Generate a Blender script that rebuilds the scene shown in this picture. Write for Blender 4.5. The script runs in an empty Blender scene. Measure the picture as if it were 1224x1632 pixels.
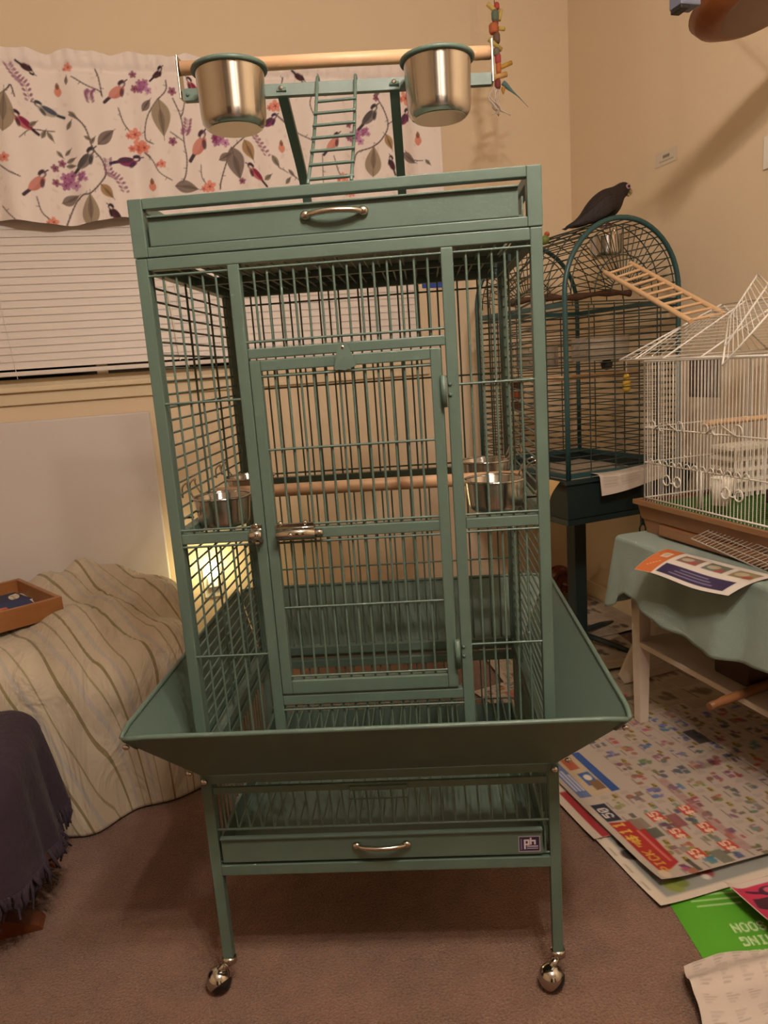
import bpy, bmesh, math, random
import numpy as np
from mathutils import Vector, Matrix, Quaternion
random.seed(7); rng = np.random.default_rng(7)
scn = bpy.context.scene; COL = scn.collection
R_ = math.radians

# ---------------------------------------------------------------- camera
cam = bpy.data.cameras.new('camera'); camo = bpy.data.objects.new('camera', cam); COL.objects.link(camo)
yaw, pit, rol = R_(15.793), R_(11.1457), R_(-4.0647)
Fw = Vector((math.sin(yaw)*math.cos(pit), math.cos(yaw)*math.cos(pit), -math.sin(pit)))
R0 = Vector((math.cos(yaw), -math.sin(yaw), 0)); U0 = R0.cross(Fw)
Rt = R0*math.cos(rol) + U0*math.sin(rol); Up = U0*math.cos(rol) - R0*math.sin(rol)
camo.matrix_world = Matrix(((Rt.x, Up.x, -Fw.x, 0), (Rt.y, Up.y, -Fw.y, 0), (Rt.z, Up.z, -Fw.z, 1.10913), (0, 0, 0, 1)))
cam.sensor_fit = 'VERTICAL'; cam.sensor_height = 36; cam.lens = 36*1187.69/1632
cam.clip_start = .02
scn.camera = camo
# ---------------------------------------------------------------- world, lights, exposure
wd = bpy.data.worlds.new('night'); scn.world = wd; wd.use_nodes = True
wd.node_tree.nodes['Background'].inputs[0].default_value = (.004, .005, .009, 1)
scn.view_settings.view_transform = 'Standard'; scn.view_settings.look = 'None'
scn.view_settings.gamma = 1; scn.view_settings.use_curve_mapping = False
scn.view_settings.exposure = 1.42
WARM = (1.0, .86, .745)
BULBS = [(.50, .16, 2.30), (.33, -.10, 2.30), (.16, .14, 2.30)]
BULB_W = 13.0
for b in BULBS:
    l = bpy.data.lights.new('ceiling_bulb_light', 'POINT'); l.energy = BULB_W; l.color = WARM; l.shadow_soft_size = .035
    o = bpy.data.objects.new('ceiling_bulb_light', l); o.location = b; COL.objects.link(o)

# ---------------------------------------------------------------- helpers
def lin(c):
    if isinstance(c, str):
        c = [int(c[i:i+2], 16)/255 for i in (1, 3, 5)]
        c = [x/12.92 if x <= .04045 else ((x+.055)/1.055)**2.4 for x in c]
    return tuple(c)
MATS = {}
def mat(name, col=None, rough=.5, metal=0, bump=0, bscale=60, vary=0, vscale=8, attr=None, emit=None, estr=0, alpha=1, trans=0, coat=0, sheen=0, rvary=0):
    m = bpy.data.materials.new(name); m.use_nodes = True; nt = m.node_tree; N = nt.nodes; L = nt.links
    b = N['Principled BSDF']; b.inputs['Roughness'].default_value = rough; b.inputs['Metallic'].default_value = metal
    if coat: b.inputs['Coat Weight'].default_value = coat
    if sheen: b.inputs['Sheen Weight'].default_value = sheen
    if trans: b.inputs['Transmission Weight'].default_value = trans
    tc = N.new('ShaderNodeTexCoord')
    if attr:
        a = N.new('ShaderNodeAttribute'); a.attribute_name = attr; src = a.outputs['Color']; L.new(src, b.inputs['Base Color'])
    elif col is not None:
        c = lin(col); b.inputs['Base Color'].default_value = (*c, 1)
        if vary:
            n = N.new('ShaderNodeTexNoise'); n.inputs['Scale'].default_value = vscale; n.inputs['Detail'].default_value = 5
            r = N.new('ShaderNodeMix'); r.data_type = 'RGBA'
            r.inputs[6].default_value = (*[x*(1-vary) for x in c], 1); r.inputs[7].default_value = (*[min(1, x*(1+vary)) for x in c], 1)
            L.new(tc.outputs['Object'], n.inputs['Vector']); L.new(n.outputs['Fac'], r.inputs[0]); L.new(r.outputs[2], b.inputs['Base Color'])
    if bump:
        n = N.new('ShaderNodeTexNoise'); n.inputs['Scale'].default_value = bscale; n.inputs['Detail'].default_value = 4
        bp = N.new('ShaderNodeBump'); bp.inputs['Strength'].default_value = bump; bp.inputs['Distance'].default_value = .004
        L.new(tc.outputs['Object'], n.inputs['Vector']); L.new(n.outputs['Fac'], bp.inputs['Height']); L.new(bp.outputs['Normal'], b.inputs['Normal'])
    if emit:
        b.inputs['Emission Color'].default_value = (*lin(emit), 1); b.inputs['Emission Strength'].default_value = estr
    if alpha < 1: b.inputs['Alpha'].default_value = alpha
    MATS[name] = m
    return m
def wood(name, c1, c2, scale=(3, 40, 40), rough=.45):
    m = mat(name, c1, rough); nt = m.node_tree; N = nt.nodes; L = nt.links; b = N['Principled BSDF']
    tc = N.new('ShaderNodeTexCoord'); mp = N.new('ShaderNodeMapping'); mp.inputs['Scale'].default_value = scale
    n = N.new('ShaderNodeTexNoise'); n.inputs['Scale'].default_value = 1; n.inputs['Detail'].default_value = 6; n.inputs['Distortion'].default_value = .8
    r = N.new('ShaderNodeMix'); r.data_type = 'RGBA'; r.inputs[6].default_value = (*lin(c1), 1); r.inputs[7].default_value = (*lin(c2), 1)
    L.new(tc.outputs['Object'], mp.inputs[0]); L.new(mp.outputs[0], n.inputs['Vector']); L.new(n.outputs['Fac'], r.inputs[0]); L.new(r.outputs[2], b.inputs['Base Color'])
    return m

class MB:
    def __init__(s): s.v = []; s.f = []; s.sm = []
    def add(s, vs, fs, smooth=False):
        o = len(s.v); s.v += [tuple(p) for p in vs]
        s.f += [tuple(i+o for i in f) for f in fs]; s.sm += [smooth]*len(fs); return s
    def box(s, x0, x1, y0, y1, z0, z1, bev=0):
        if not bev:
            return s.add([(x0,y0,z0),(x1,y0,z0),(x1,y1,z0),(x0,y1,z0),(x0,y0,z1),(x1,y0,z1),(x1,y1,z1),(x0,y1,z1)],
                  [(0,3,2,1),(4,5,6,7),(0,1,5,4),(1,2,6,5),(2,3,7,6),(3,0,4,7)])
        bm = bmesh.new(); bmesh.ops.create_cube(bm, size=1)
        for v in bm.verts: v.co = ((x0+x1)/2+v.co.x*(x1-x0), (y0+y1)/2+v.co.y*(y1-y0), (z0+z1)/2+v.co.z*(z1-z0))
        bmesh.ops.bevel(bm, geom=list(bm.edges), offset=bev, segments=2, affect='EDGES', profile=.5)
        bm.verts.index_update(); s.add([v.co[:] for v in bm.verts], [[v.index for v in f.verts] for f in bm.faces]); bm.free(); return s
    def tube(s, pts, r, n=8, closed=False, caps=True):
        pts = [Vector(p) for p in pts]; k = len(pts); rr = r if hasattr(r, '__len__') else [r]*k
        T = []
        for i in range(k):
            a = pts[(i-1) % k] if (closed or i) else pts[i]; b = pts[(i+1) % k] if (closed or i < k-1) else pts[i]
            T.append((b-a).normalized())
        ref = Vector((0, 0, 1)) if abs(T[0].z) < .9 else Vector((1, 0, 0)); u = T[0].cross(ref).normalized(); vs = []
        for i in range(k):
            u = (u - T[i]*u.dot(T[i])).normalized(); w = T[i].cross(u)
            for j in range(n):
                a = 2*math.pi*j/n; vs.append(pts[i] + (u*math.cos(a) + w*math.sin(a))*rr[i])
        fs = []
        for i in range(k if closed else k-1):
            for j in range(n):
                fs.append((i*n+j, i*n+(j+1) % n, ((i+1) % k)*n+(j+1) % n, ((i+1) % k)*n+j))
        s.add(vs, fs, True)
        if caps and not closed:
            o = len(s.v)-len(vs); s.f += [tuple(o+j for j in range(n))[::-1], tuple(o+(k-1)*n+j for j in range(n))]; s.sm += [False]*2
        return s
    def lathe(s, prof, n=32, c=(0, 0, 0), smooth=True):
        vs = []; fs = []
        for r, z in prof:
            for j in range(n): a = 2*math.pi*j/n; vs.append((c[0]+r*math.cos(a), c[1]+r*math.sin(a), c[2]+z))
        for i in range(len(prof)-1):
            for j in range(n): fs.append((i*n+j, i*n+(j+1) % n, (i+1)*n+(j+1) % n, (i+1)*n+j))
        return s.add(vs, fs, smooth)
    def sphere(s, c, r, n=14, m=9, sc=(1, 1, 1)):
        vs = []; fs = []
        for i in range(m+1):
            t = math.pi*i/m
            for j in range(n): a = 2*math.pi*j/n; vs.append((c[0]+sc[0]*r*math.sin(t)*math.cos(a), c[1]+sc[1]*r*math.sin(t)*math.sin(a), c[2]+sc[2]*r*math.cos(t)))
        for i in range(m):
            for j in range(n): fs.append((i*n+j, (i+1)*n+j, (i+1)*n+(j+1) % n, i*n+(j+1) % n))
        return s.add(vs, fs, True)
    def loft(s, rings, cap=True, smooth=True):
        n = len(rings[0]); vs = [p for r in rings for p in r]; fs = []
        for i in range(len(rings)-1):
            for j in range(n): fs.append((i*n+j, i*n+(j+1) % n, (i+1)*n+(j+1) % n, (i+1)*n+j))
        s.add(vs, fs, smooth)
        if cap:
            o = len(s.v)-len(vs); s.f += [tuple(o+j for j in range(n))[::-1], tuple(o+(len(rings)-1)*n+j for j in range(n))]; s.sm += [smooth]*2
        return s
    def slab(s, quad, t):
        """a flat quad given as 4 corners, thickened by t along its normal"""
        q = [Vector(p) for p in quad]; nn = (q[1]-q[0]).cross(q[3]-q[0]).normalized()*t
        return s.add([p[:] for p in q]+[(p+nn)[:] for p in q], [(3,2,1,0),(4,5,6,7),(0,1,5,4),(1,2,6,5),(2,3,7,6),(3,0,4,7)])
    def mesh(s, name):
        me = bpy.data.meshes.new(name); me.from_pydata(s.v, [], s.f); me.polygons.foreach_set('use_smooth', s.sm); me.update(); return me
    def build(s, name, m=None, parent=None, **k):
        return obj(name, s.mesh(name), m, parent, **k)
def obj(name, me, m=None, parent=None, label=None, cat=None, group=None, kind=None):
    o = bpy.data.objects.new(name, me); COL.objects.link(o); o.parent = parent
    if m is not None and me is not None and not me.materials: me.materials.append(m)
    return tag(o, label, cat, group, kind)
def tag(o, label=None, cat=None, group=None, kind=None):
    for k, v in (('label', label), ('category', cat), ('group', group), ('kind', kind)):
        if v: o[k] = v
    return o
def thing(name, label, cat, loc=(0, 0, 0), rz=0, group=None):
    o = bpy.data.objects.new(name, None); COL.objects.link(o); o.location = loc; o.rotation_euler = (0, 0, rz); o.empty_display_size = .05
    return tag(o, label, cat, group)
UNIT = {}
def bar(name, p0, p1, r, m, parent, n=8):
    """one straight round wire/rod as its own object sharing a unit cylinder"""
    key = (m.name, n)
    if key not in UNIT:
        UNIT[key] = MB().tube([(0, 0, 0), (0, 0, 1)], 1, n).mesh('rod'); UNIT[key].materials.append(m)
    p0, p1 = Vector(p0), Vector(p1); d = p1-p0
    o = bpy.data.objects.new(name, UNIT[key]); COL.objects.link(o); o.parent = parent
    o.location = p0; o.rotation_mode = 'QUATERNION'; o.rotation_quaternion = d.to_track_quat('Z', 'Y'); o.scale = (r, r, d.length)
    return o
def screw(p, nrm, r, m, parent, name='screw'):
    b = MB(); n = Vector(nrm).normalized(); p = Vector(p)
    b.tube([p, p+n*r*.5, p+n*r*.9], [r, r*.9, r*.35], 10)
    return b.build(name, m, parent)
def smooth_path(pts, k=6):
    """Catmull-Rom through points"""
    P = [Vector(p) for p in pts]; out = []
    for i in range(len(P)-1):
        a = P[i-1] if i else P[i]*2-P[i+1]; b, c = P[i], P[i+1]; d = P[i+2] if i+2 < len(P) else c*2-b
        for j in range(k):
            t = j/k; out.append(.5*((2*b)+(c-a)*t+(2*a-5*b+4*c-d)*t*t+(3*b-a-3*c+d)*t**3))
    return out+[P[-1]]

# flat print: colours rasterised onto the vertices of a fine grid (metres as units)
FONT = dict(zip('$0123456789ABCDEFGHIJKLMNOPQRSTUVWXYZ/.%', [bytes.fromhex(h) for h in
 '242A7F2A12 3E5149453E 00427F4000 7249494946 2141494D33 1814127F10 2745454539 3C4A494931 4121110907 3649494936 464929291E 7C1211127C 7F49494936 3E41414122 7F4141413E 7F49494941 7F09090901 3E41415173 7F0808087F 00417F4100 2040413F01 7F08142241 7F40404040 7F021C027F 7F0408107F 3E4141413E 7F09090906 3E4151215E 7F09192946 2649494932 03017F0103 3F4040403F 1F2040201F 3F4038403F 6314081463 0304780403 6159494D43 2010080402 0060600000 2313086462'.split()]))
class Cv:
    def __init__(s, w, h, res, bg):
        s.w, s.h = w, h; s.nx = max(2, int(round(w/res))+1); s.ny = max(2, int(round(h/res))+1)
        s.xs = np.linspace(0, w, s.nx); s.ys = np.linspace(0, h, s.ny); s.a = np.empty((s.ny, s.nx, 3)); s.a[:] = lin(bg); s.px = w/(s.nx-1)
    def win(s, x0, x1, y0, y1):
        i0, i1 = np.searchsorted(s.xs, (x0-s.px, x1+s.px)); j0, j1 = np.searchsorted(s.ys, (y0-s.px, y1+s.px))
        return slice(j0, j1), slice(i0, i1)
    def put(s, W, sd, col, al):
        if sd.size == 0: return
        cov = np.clip(.5 - sd/s.px, 0, 1)[..., None]*al
        s.a[W] = s.a[W]*(1-cov) + np.array(lin(col))*cov
    def ell(s, cx, cy, rx, ry, ang, col, al=1):
        m = max(rx, ry); W = s.win(cx-m, cx+m, cy-m, cy+m); X, Y = np.meshgrid(s.xs[W[1]]-cx, s.ys[W[0]]-cy)
        c, q = math.cos(R_(ang)), math.sin(R_(ang)); u = X*c+Y*q; v = -X*q+Y*c
        s.put(W, (np.hypot(u/rx, v/ry)-1)*min(rx, ry), col, al)
    def leaf(s, cx, cy, l, w, ang, col, al=1):
        W = s.win(cx-l/2, cx+l/2, cy-l/2, cy+l/2); X, Y = np.meshgrid(s.xs[W[1]]-cx, s.ys[W[0]]-cy)
        c, q = math.cos(R_(ang)), math.sin(R_(ang)); u = (X*c+Y*q)/(l/2); v = -X*q+Y*c
        s.put(W, np.where(abs(u) < 1, abs(v)-w/2*(1-u*u)*(1-.35*u), l), col, al)
    def line(s, pts, wd, col, al=1):
        for (x0, y0), (x1, y1) in zip(pts[:-1], pts[1:]):
            W = s.win(min(x0, x1)-wd, max(x0, x1)+wd, min(y0, y1)-wd, max(y0, y1)+wd); X, Y = np.meshgrid(s.xs[W[1]], s.ys[W[0]])
            dx, dy = x1-x0, y1-y0; t = np.clip(((X-x0)*dx+(Y-y0)*dy)/(dx*dx+dy*dy+1e-12), 0, 1)
            s.put(W, np.hypot(X-x0-t*dx, Y-y0-t*dy)-wd/2, col, al)
    def rect(s, x0, y0, x1, y1, col, al=1):
        W = s.win(x0, x1, y0, y1); X, Y = np.meshgrid(s.xs[W[1]], s.ys[W[0]])
        s.put(W, np.maximum(abs(X-(x0+x1)/2)-(x1-x0)/2, abs(Y-(y0+y1)/2)-(y1-y0)/2), col, al)
    def poly(s, pts, col, al=1):
        xs = [p[0] for p in pts]; ys = [p[1] for p in pts]; W = s.win(min(xs), max(xs), min(ys), max(ys)); X, Y = np.meshgrid(s.xs[W[1]], s.ys[W[0]])
        sd = np.full(X.shape, -1e3); ar = sum(pts[i-1][0]*pts[i][1]-pts[i][0]*pts[i-1][1] for i in range(len(pts)))
        for i in range(len(pts)):
            (x0, y0), (x1, y1) = pts[i-1], pts[i]; L = math.hypot(x1-x0, y1-y0)
            sd = np.maximum(sd, ((X-x0)*(y1-y0)-(Y-y0)*(x1-x0))/L*(1 if ar > 0 else -1))
        s.put(W, sd, col, al)
    def text(s, t, x, y, h, col, ang=0, al=1, wide=1):
        """bitmap capitals, baseline start (x, y), cap height h, direction ang degrees"""
        p = h/7; c, q = math.cos(R_(ang)), math.sin(R_(ang)); cx = 0
        for ch in t:
            if ch in FONT:
                for i, colb in enumerate(FONT[ch]):
                    j = 0
                    while j < 7:
                        if colb >> j & 1:
                            k = j
                            while k < 6 and colb >> (k+1) & 1: k += 1
                            u0 = cx+i*p*wide; u1 = u0+p*wide*1.15; v1 = (7-j)*p; v0 = (6-k)*p
                            s.poly([(x+u*c-v*q, y+u*q+v*c) for u, v in ((u0, v0), (u1, v0), (u1, v1), (u0, v1))], col, al); j = k
                        j += 1
            cx += 6.2*p*wide
        return cx
def print_mesh(name, cv, fn, m, parent=None, res_skip=1, **k):
    """grid mesh coloured by a canvas; fn maps arrays (u, v) in metres to x, y, z"""
    X, Y = np.meshgrid(cv.xs, cv.ys); P = np.stack(fn(X, Y), -1).reshape(-1, 3).astype(np.float32); nx, ny = cv.nx, cv.ny
    i = np.arange((ny-1)*(nx-1)); r, c = np.divmod(i, nx-1); a = r*nx+c
    F = np.stack([a, a+1, a+nx+1, a+nx], -1).astype(np.int32)
    me = bpy.data.meshes.new(name); me.vertices.add(len(P)); me.vertices.foreach_set('co', P.ravel()); me.loops.add(F.size); me.loops.foreach_set('vertex_index', F.ravel())
    me.polygons.add(len(F)); me.polygons.foreach_set('loop_start', np.arange(0, F.size, 4, dtype=np.int32)); me.polygons.foreach_set('loop_total', np.full(len(F), 4, np.int32))
    at = me.color_attributes.new('print', 'FLOAT_COLOR', 'POINT'); at.data.foreach_set('color', np.concatenate([cv.a.reshape(-1, 3), np.ones((nx*ny, 1))], 1).astype(np.float32).ravel())
    me.update(calc_edges=True); me.polygons.foreach_set('use_smooth', np.ones(len(F), bool)); me.validate()
    return obj(name, me, m, parent, **k)

# ---------------------------------------------------------------- materials
GREEN = mat('sage_enamel', '#576b60', .42, bump=.06, bscale=900, vary=.04, vscale=30)
GREEN_D = mat('teal_enamel', '#2b4f50', .4)
DARKWIRE = mat('dark_green_wire', '#2e3a33', .5)
BLACKT = mat('black_green_tray', '#1c2b2b', .45)
CHROME = mat('chrome', '#c9c5bd', .12, 1)
STEEL = mat('polished_steel', '#cfc9c0', .2, 1)
_n = STEEL.node_tree; _t = _n.nodes.new('ShaderNodeTangent'); _t.direction_type = 'RADIAL'; _t.axis = 'Z'; _b = _n.nodes['Principled BSDF']
_b.inputs['Anisotropic'].default_value = .9; _b.inputs['Anisotropic Rotation'].default_value = .25; _n.links.new(_t.outputs[0], _b.inputs['Tangent'])
STEEL_B = mat('brushed_steel_base', '#b9b3aa', .6, .35)
NICKEL = mat('nickel', '#c6bfb0', .25, 1)
DOWEL = wood('pale_dowel', '#e0bd98', '#cf9f74', (6, 60, 60))
PINE = wood('pine', '#e0c09a', '#cca071', (4, 50, 50))
OAKT = wood('tray_wood', '#a87242', '#86542e', (6, 45, 45), .4)
REDWOOD = wood('red_wood', '#6f3a20', '#4a2414', (5, 40, 40), .35)
BRANCHM = wood('bark', '#6b4a33', '#3c291c', (20, 60, 60), .8)
WHITEW = mat('white_wire', '#e9e4da', .35)
WHITEP = mat('white_paint', '#d6c7b6', .5, vary=.04)
WALL = mat('cream_wall', '#e4cfb0', .85, bump=.12, bscale=260, vary=.025, vscale=3)
CEILM = mat('ceiling_paint', '#efe8da', .9)
TRIMM = mat('cream_trim', '#e2cfae', .5)
PANELM = mat('white_panel', '#d6cdc8', .6, vary=.03, vscale=2)
SLAT = mat('white_slat', '#e9dfd7', .45)
DARKG = mat('night_glass', '#0b0d12', .08)
BLACK = mat('black_rubber', '#14110f', .45)
PLASTW = mat('white_plastic', '#efe9dc', .4)
PRINT = mat('printed_paper', rough=.75, attr='print', bump=.1, bscale=120)
PRINTC = mat('printed_cotton', rough=.9, attr='print', bump=.25, bscale=700, sheen=.1)
BROWNP = mat('tan_plastic', '#8c603f', .4)
GREENP = mat('lime_plastic', '#41702c', .45)

# ---------------------------------------------------------------- the room
XR, YB, XL, YF, ZC = 1.77, 2.989, -2.7, -2.6, 2.75
def carpet_mat():
    m = mat('tan_carpet', '#8f6a54', .95); nt = m.node_tree; N = nt.nodes; L = nt.links; b = N['Principled BSDF']
    tc = N.new('ShaderNodeTexCoord'); n1 = N.new('ShaderNodeTexNoise'); n1.inputs['Scale'].default_value = 230; n1.inputs['Detail'].default_value = 3
    n2 = N.new('ShaderNodeTexNoise'); n2.inputs['Scale'].default_value = 5; n2.inputs['Detail'].default_value = 6
    n3 = N.new('ShaderNodeTexNoise'); n3.inputs['Scale'].default_value = 22; n3.inputs['Detail'].default_value = 5
    mx = N.new('ShaderNodeMix'); mx.data_type = 'RGBA'; mx.inputs[6].default_value = (*lin('#44291b'), 1); mx.inputs[7].default_value = (*lin('#a07357'), 1)
    ad = N.new('ShaderNodeMath'); ad.operation = 'MULTIPLY_ADD'; ad.inputs[1].default_value = .5
    ad2 = N.new('ShaderNodeMath'); ad2.operation = 'MULTIPLY_ADD'; ad2.inputs[1].default_value = .35
    for n in (n1, n2, n3): L.new(tc.outputs['Object'], n.inputs['Vector'])
    L.new(n2.outputs['Fac'], ad.inputs[0]); L.new(n3.outputs['Fac'], ad2.inputs[0]); ad2.inputs[2].default_value = -.47; L.new(ad2.outputs[0], ad.inputs[2])
    a3 = N.new('ShaderNodeMath'); a3.operation = 'MULTIPLY_ADD'; a3.inputs[1].default_value = 1.15; L.new(n1.outputs['Fac'], a3.inputs[0]); L.new(ad.outputs[0], a3.inputs[2])
    L.new(a3.outputs[0], mx.inputs[0]); L.new(mx.outputs[2], b.inputs['Base Color'])
    bp = N.new('ShaderNodeBump'); bp.inputs['Strength'].default_value = .9; bp.inputs['Distance'].default_value = .012
    L.new(a3.outputs[0], bp.inputs['Height']); L.new(bp.outputs['Normal'], b.inputs['Normal'])
    b.inputs['Sheen Weight'].default_value = .15
    return m
CARPET = carpet_mat()
MB().box(XL-.1, XR+.1, YF-.1, YB+.1, -.1, 0).build('floor', CARPET, kind='structure', label='tan plush carpet floor')
MB().box(XL-.1, XR+.1, YF-.1, YB+.1, ZC, ZC+.1).build('ceiling', CEILM, kind='structure')
MB().box(XR, XR+.1, YF-.1, YB+.1, 0, ZC).build('wall_right', WALL, kind='structure', label='cream painted wall right of the corner')
MB().box(XL-.1, XL, YF-.1, YB+.1, 0, ZC).build('wall_left', WALL, kind='structure')
MB().box(XL, XR, YF-.1, YF, 0, ZC).build('wall_front', WALL, kind='structure')
WX0, WX1, WZ0, WZ1 = -1.45, 1.06, 1.12, 2.14
wb = MB(); wb.box(XL, WX0, YB, YB+.1, 0, ZC); wb.box(WX1, XR, YB, YB+.1, 0, ZC); wb.box(WX0, WX1, YB, YB+.1, 0, WZ0); wb.box(WX0, WX1, YB, YB+.1, WZ1, ZC)
wb.build('wall_back', WALL, kind='structure', label='cream painted wall with the window')
MB().box(XL, XR-.012, YB-.012, YB, 0, .085, .003).build('baseboard_back', TRIMM, kind='structure')
MB().box(XR-.012, XR, YF, YB-.013, 0, .085, .003).build('baseboard_right', TRIMM, kind='structure')
# window
w = thing('window_1', 'wide window behind white mini blinds', None); w['kind'] = 'structure'
fr = MB()
for a in ((WX0, WX0+.04, WZ0, WZ1), (WX1-.04, WX1, WZ0, WZ1), (WX0, WX1, WZ0, WZ0+.03), (WX0, WX1, WZ1-.04, WZ1), (-.22, -.18, WZ0+.029, WZ1-.039)): fr.box(a[0], a[1], YB+.05, YB+.09, a[2], a[3], .003)
fr.build('window_frame', TRIMM, w)
MB().box(WX0+.03, -.2, YB+.068, YB+.074, WZ0+.03, WZ1-.03).build('pane', DARKG, w)
MB().box(-.2, WX1-.03, YB+.068, YB+.074, WZ0+.03, WZ1-.03).build('pane', DARKG, w)
MB().box(WX0-.03, WX1+.03, YB-.035, YB+.05, WZ0-.018, WZ0+.002, .004).build('window_sill', TRIMM, w)
MB().box(WX0-.02, WX1+.02, YB-.016, YB, WZ0-.062, WZ0-.018, .003).build('window_apron', TRIMM, w)

# behind the camera: unseen dark shelves and a door added for the steel's reflections
dk = mat('dark_walnut', '#2f1f16', .5)
bk = thing('reflection_bookcase', 'tall dark shelves added unseen behind the camera for reflections', 'reflection_bookcase', (-1.25, YF+.16, 0))
MB().box(-.55, .55, -.15, -.13, 0, 2.1).build('back_board', dk, bk)
for x in (-.55, .52): MB().box(x, x+.03, -.13, .15, 0, 2.1, .002).build('side_board', dk, bk)
for z in (.05, .45, .85, 1.25, 1.65, 2.07): MB().box(-.52, .52, -.13, .15, z, z+.03, .002).build('shelf', dk, bk)
d1 = thing('reflection_door', 'dark wooden door added unseen behind the camera for reflections', None, (.75, YF, 0)); d1['kind'] = 'structure'
MB().box(-.42, .42, 0, .035, 0, 2.03, .003).build('door_leaf', dk, d1)
for a in ((-.48, -.42), (.42, .48)): MB().box(a[0], a[1], 0, .02, 0, 2.09).build('door_casing', TRIMM, d1)
# mini blind
bl = thing('mini_blind', 'closed white mini blind hanging in the window', 'blind', ((WX0+WX1)/2, YB-.005, WZ0))
hw = (WX1-WX0)/2-.012
slm = MB(); sec = [(-.0030, -.0146), (-.0016, -.0055), (.0004, .0045), (.0016, .0146)]
slm.add([(sx*hw, yy, zz) for yy, zz in sec for sx in (-1, 1)], [(0, 1, 3, 2), (2, 3, 5, 4), (4, 5, 7, 6)], True)
slm = slm.mesh('slat'); slm.materials.append(SLAT)
for i in range(35):
    o = obj('slat', slm, None, bl); o.location = (0, 0, .0785+i*.0265)
MB().box(-hw, hw, -.011, .011, .040, .056, .003).build('bottom_rail', SLAT, bl)
MB().box(-hw, hw, -.016, .016, .985, 1.015, .002).build('head_rail', SLAT, bl)
for x in (-1.0, -.35, .25, .95): bar('ladder_cord', (x+.06, -.006, .03), (x, -.006, .99), .0011, SLAT, bl, 6)
bar('tilt_wand', (.28, -.02, .06), (.22, -.016, .98), .0028, PLASTW, bl)
CURT_ITEMS=[('tit',-0.252,2.029,0.093,-28),('red',-0.332,1.988,0.098,-40),('pink',-0.316,1.798,0.103,38),('pink',-0.02,2.092,0.098,38),('grey',-0.151,1.869,0.108,38),('purp',-0.013,1.865,0.103,8),('dark',-0.078,1.685,0.083,130),('fm',-0.21,1.81,0.037,0),('fd',-0.254,1.852,0.022,0),('fd',-0.23,1.869,0.022,0),('fm',-0.168,1.82,0.02,0),('fd',-0.257,1.806,0.022,0),('fo',0.023,1.96,0.032,0),('fo',0.032,1.919,0.037,0),('fo',-0.281,1.678,0.025,0),('fo',-0.406,1.876,0.025,0),('fo',-0.168,2.164,0.02,0),('fm',0.071,2.11,0.029,0),('fd',0.039,2.151,0.022,0),('fd',0.039,2.105,0.022,0),('leaf',-0.156,1.709,0.113,85),('leaf',-0.387,2.022,0.132,80),('ochre',-0.093,1.764,0.064,-55),('leafd',-0.075,1.942,0.074,38),('leafd',-0.218,1.753,0.064,20),('leafd',0.072,2.052,0.049,50),('bud',-0.211,2.098,0.039,90),('leafs',-0.179,2.124,0.027,80),('leafs',-0.189,1.987,0.034,55),('leafs',-0.173,2.017,0.034,-40),('leafs',-0.302,1.985,0.034,30),('leafs',-0.273,1.956,0.034,60),('leafs',-0.254,1.95,0.034,-60),('leafs',-0.205,1.903,0.029,40),('leafs',-0.232,1.897,0.029,-50),('leafs',-0.133,1.94,0.029,-30),('leafs',-0.119,1.934,0.029,50),('leafs',-0.201,1.859,0.034,-5),('leafs',-0.198,1.877,0.034,20),('leaf',0.118,2.012,0.123,-88),('pink',0.24,1.927,0.113,52),('leafd',0.179,1.786,0.083,-5),('fo',0.262,1.792,0.032,0),('fo',0.102,1.862,0.022,0),('fo',0.049,1.915,0.029,0),('fm',0.317,1.945,0.034,0),('fd',0.295,1.949,0.02,0),('fd',0.339,1.964,0.022,0),('leafd',0.362,1.861,0.118,-80),('leafd',0.328,1.886,0.054,25),('ochre',0.411,1.901,0.078,-70),('red',0.428,1.818,0.093,-42),('purp',0.5,2.007,0.083,30),('bud',0.536,1.926,0.039,90),('leafs',0.51,1.874,0.049,-60),('fo',0.526,2.062,0.032,0),('fd',0.164,2.097,0.025,0),('fd',0.147,1.935,0.025,0),('bud',0.061,1.791,0.039,90),('leafs',0.476,1.816,0.039,40),('fd',0.378,1.796,0.02,0),('grey',0.881,2.029,0.108,42),('leaf',0.883,1.869,0.113,85),('ochre',0.949,1.941,0.059,-70),('pink',0.729,1.932,0.093,42),('fd',0.798,2.003,0.022,0),('fm',0.828,1.958,0.032,0),('fm',0.862,1.976,0.02,0),('fd',0.794,1.955,0.02,0),('fo',1.028,2.098,0.037,0),('bud',1.075,1.963,0.044,90),('fo',0.762,1.811,0.029,0),('leafd',1.029,1.888,0.069,-20),('dark',0.953,1.861,0.069,110),('purp',1.018,2.025,0.088,50),('leafs',0.567,1.837,0.034,-45),('leafs',0.551,1.811,0.034,50),('leafs',1.108,1.875,0.029,-50),('leafs',0.914,2.111,0.034,30),('fd',0.908,2.095,0.02,0),('dark',0.626,2.158,0.064,-40),('red',0.239,2.113,0.083,-50),('dark',0.121,2.154,0.064,40),('leafs',0.72,2.106,0.034,20),('fo',0.788,1.759,0.029,0),('dark',-0.297,2.159,0.064,-30)]
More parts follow.
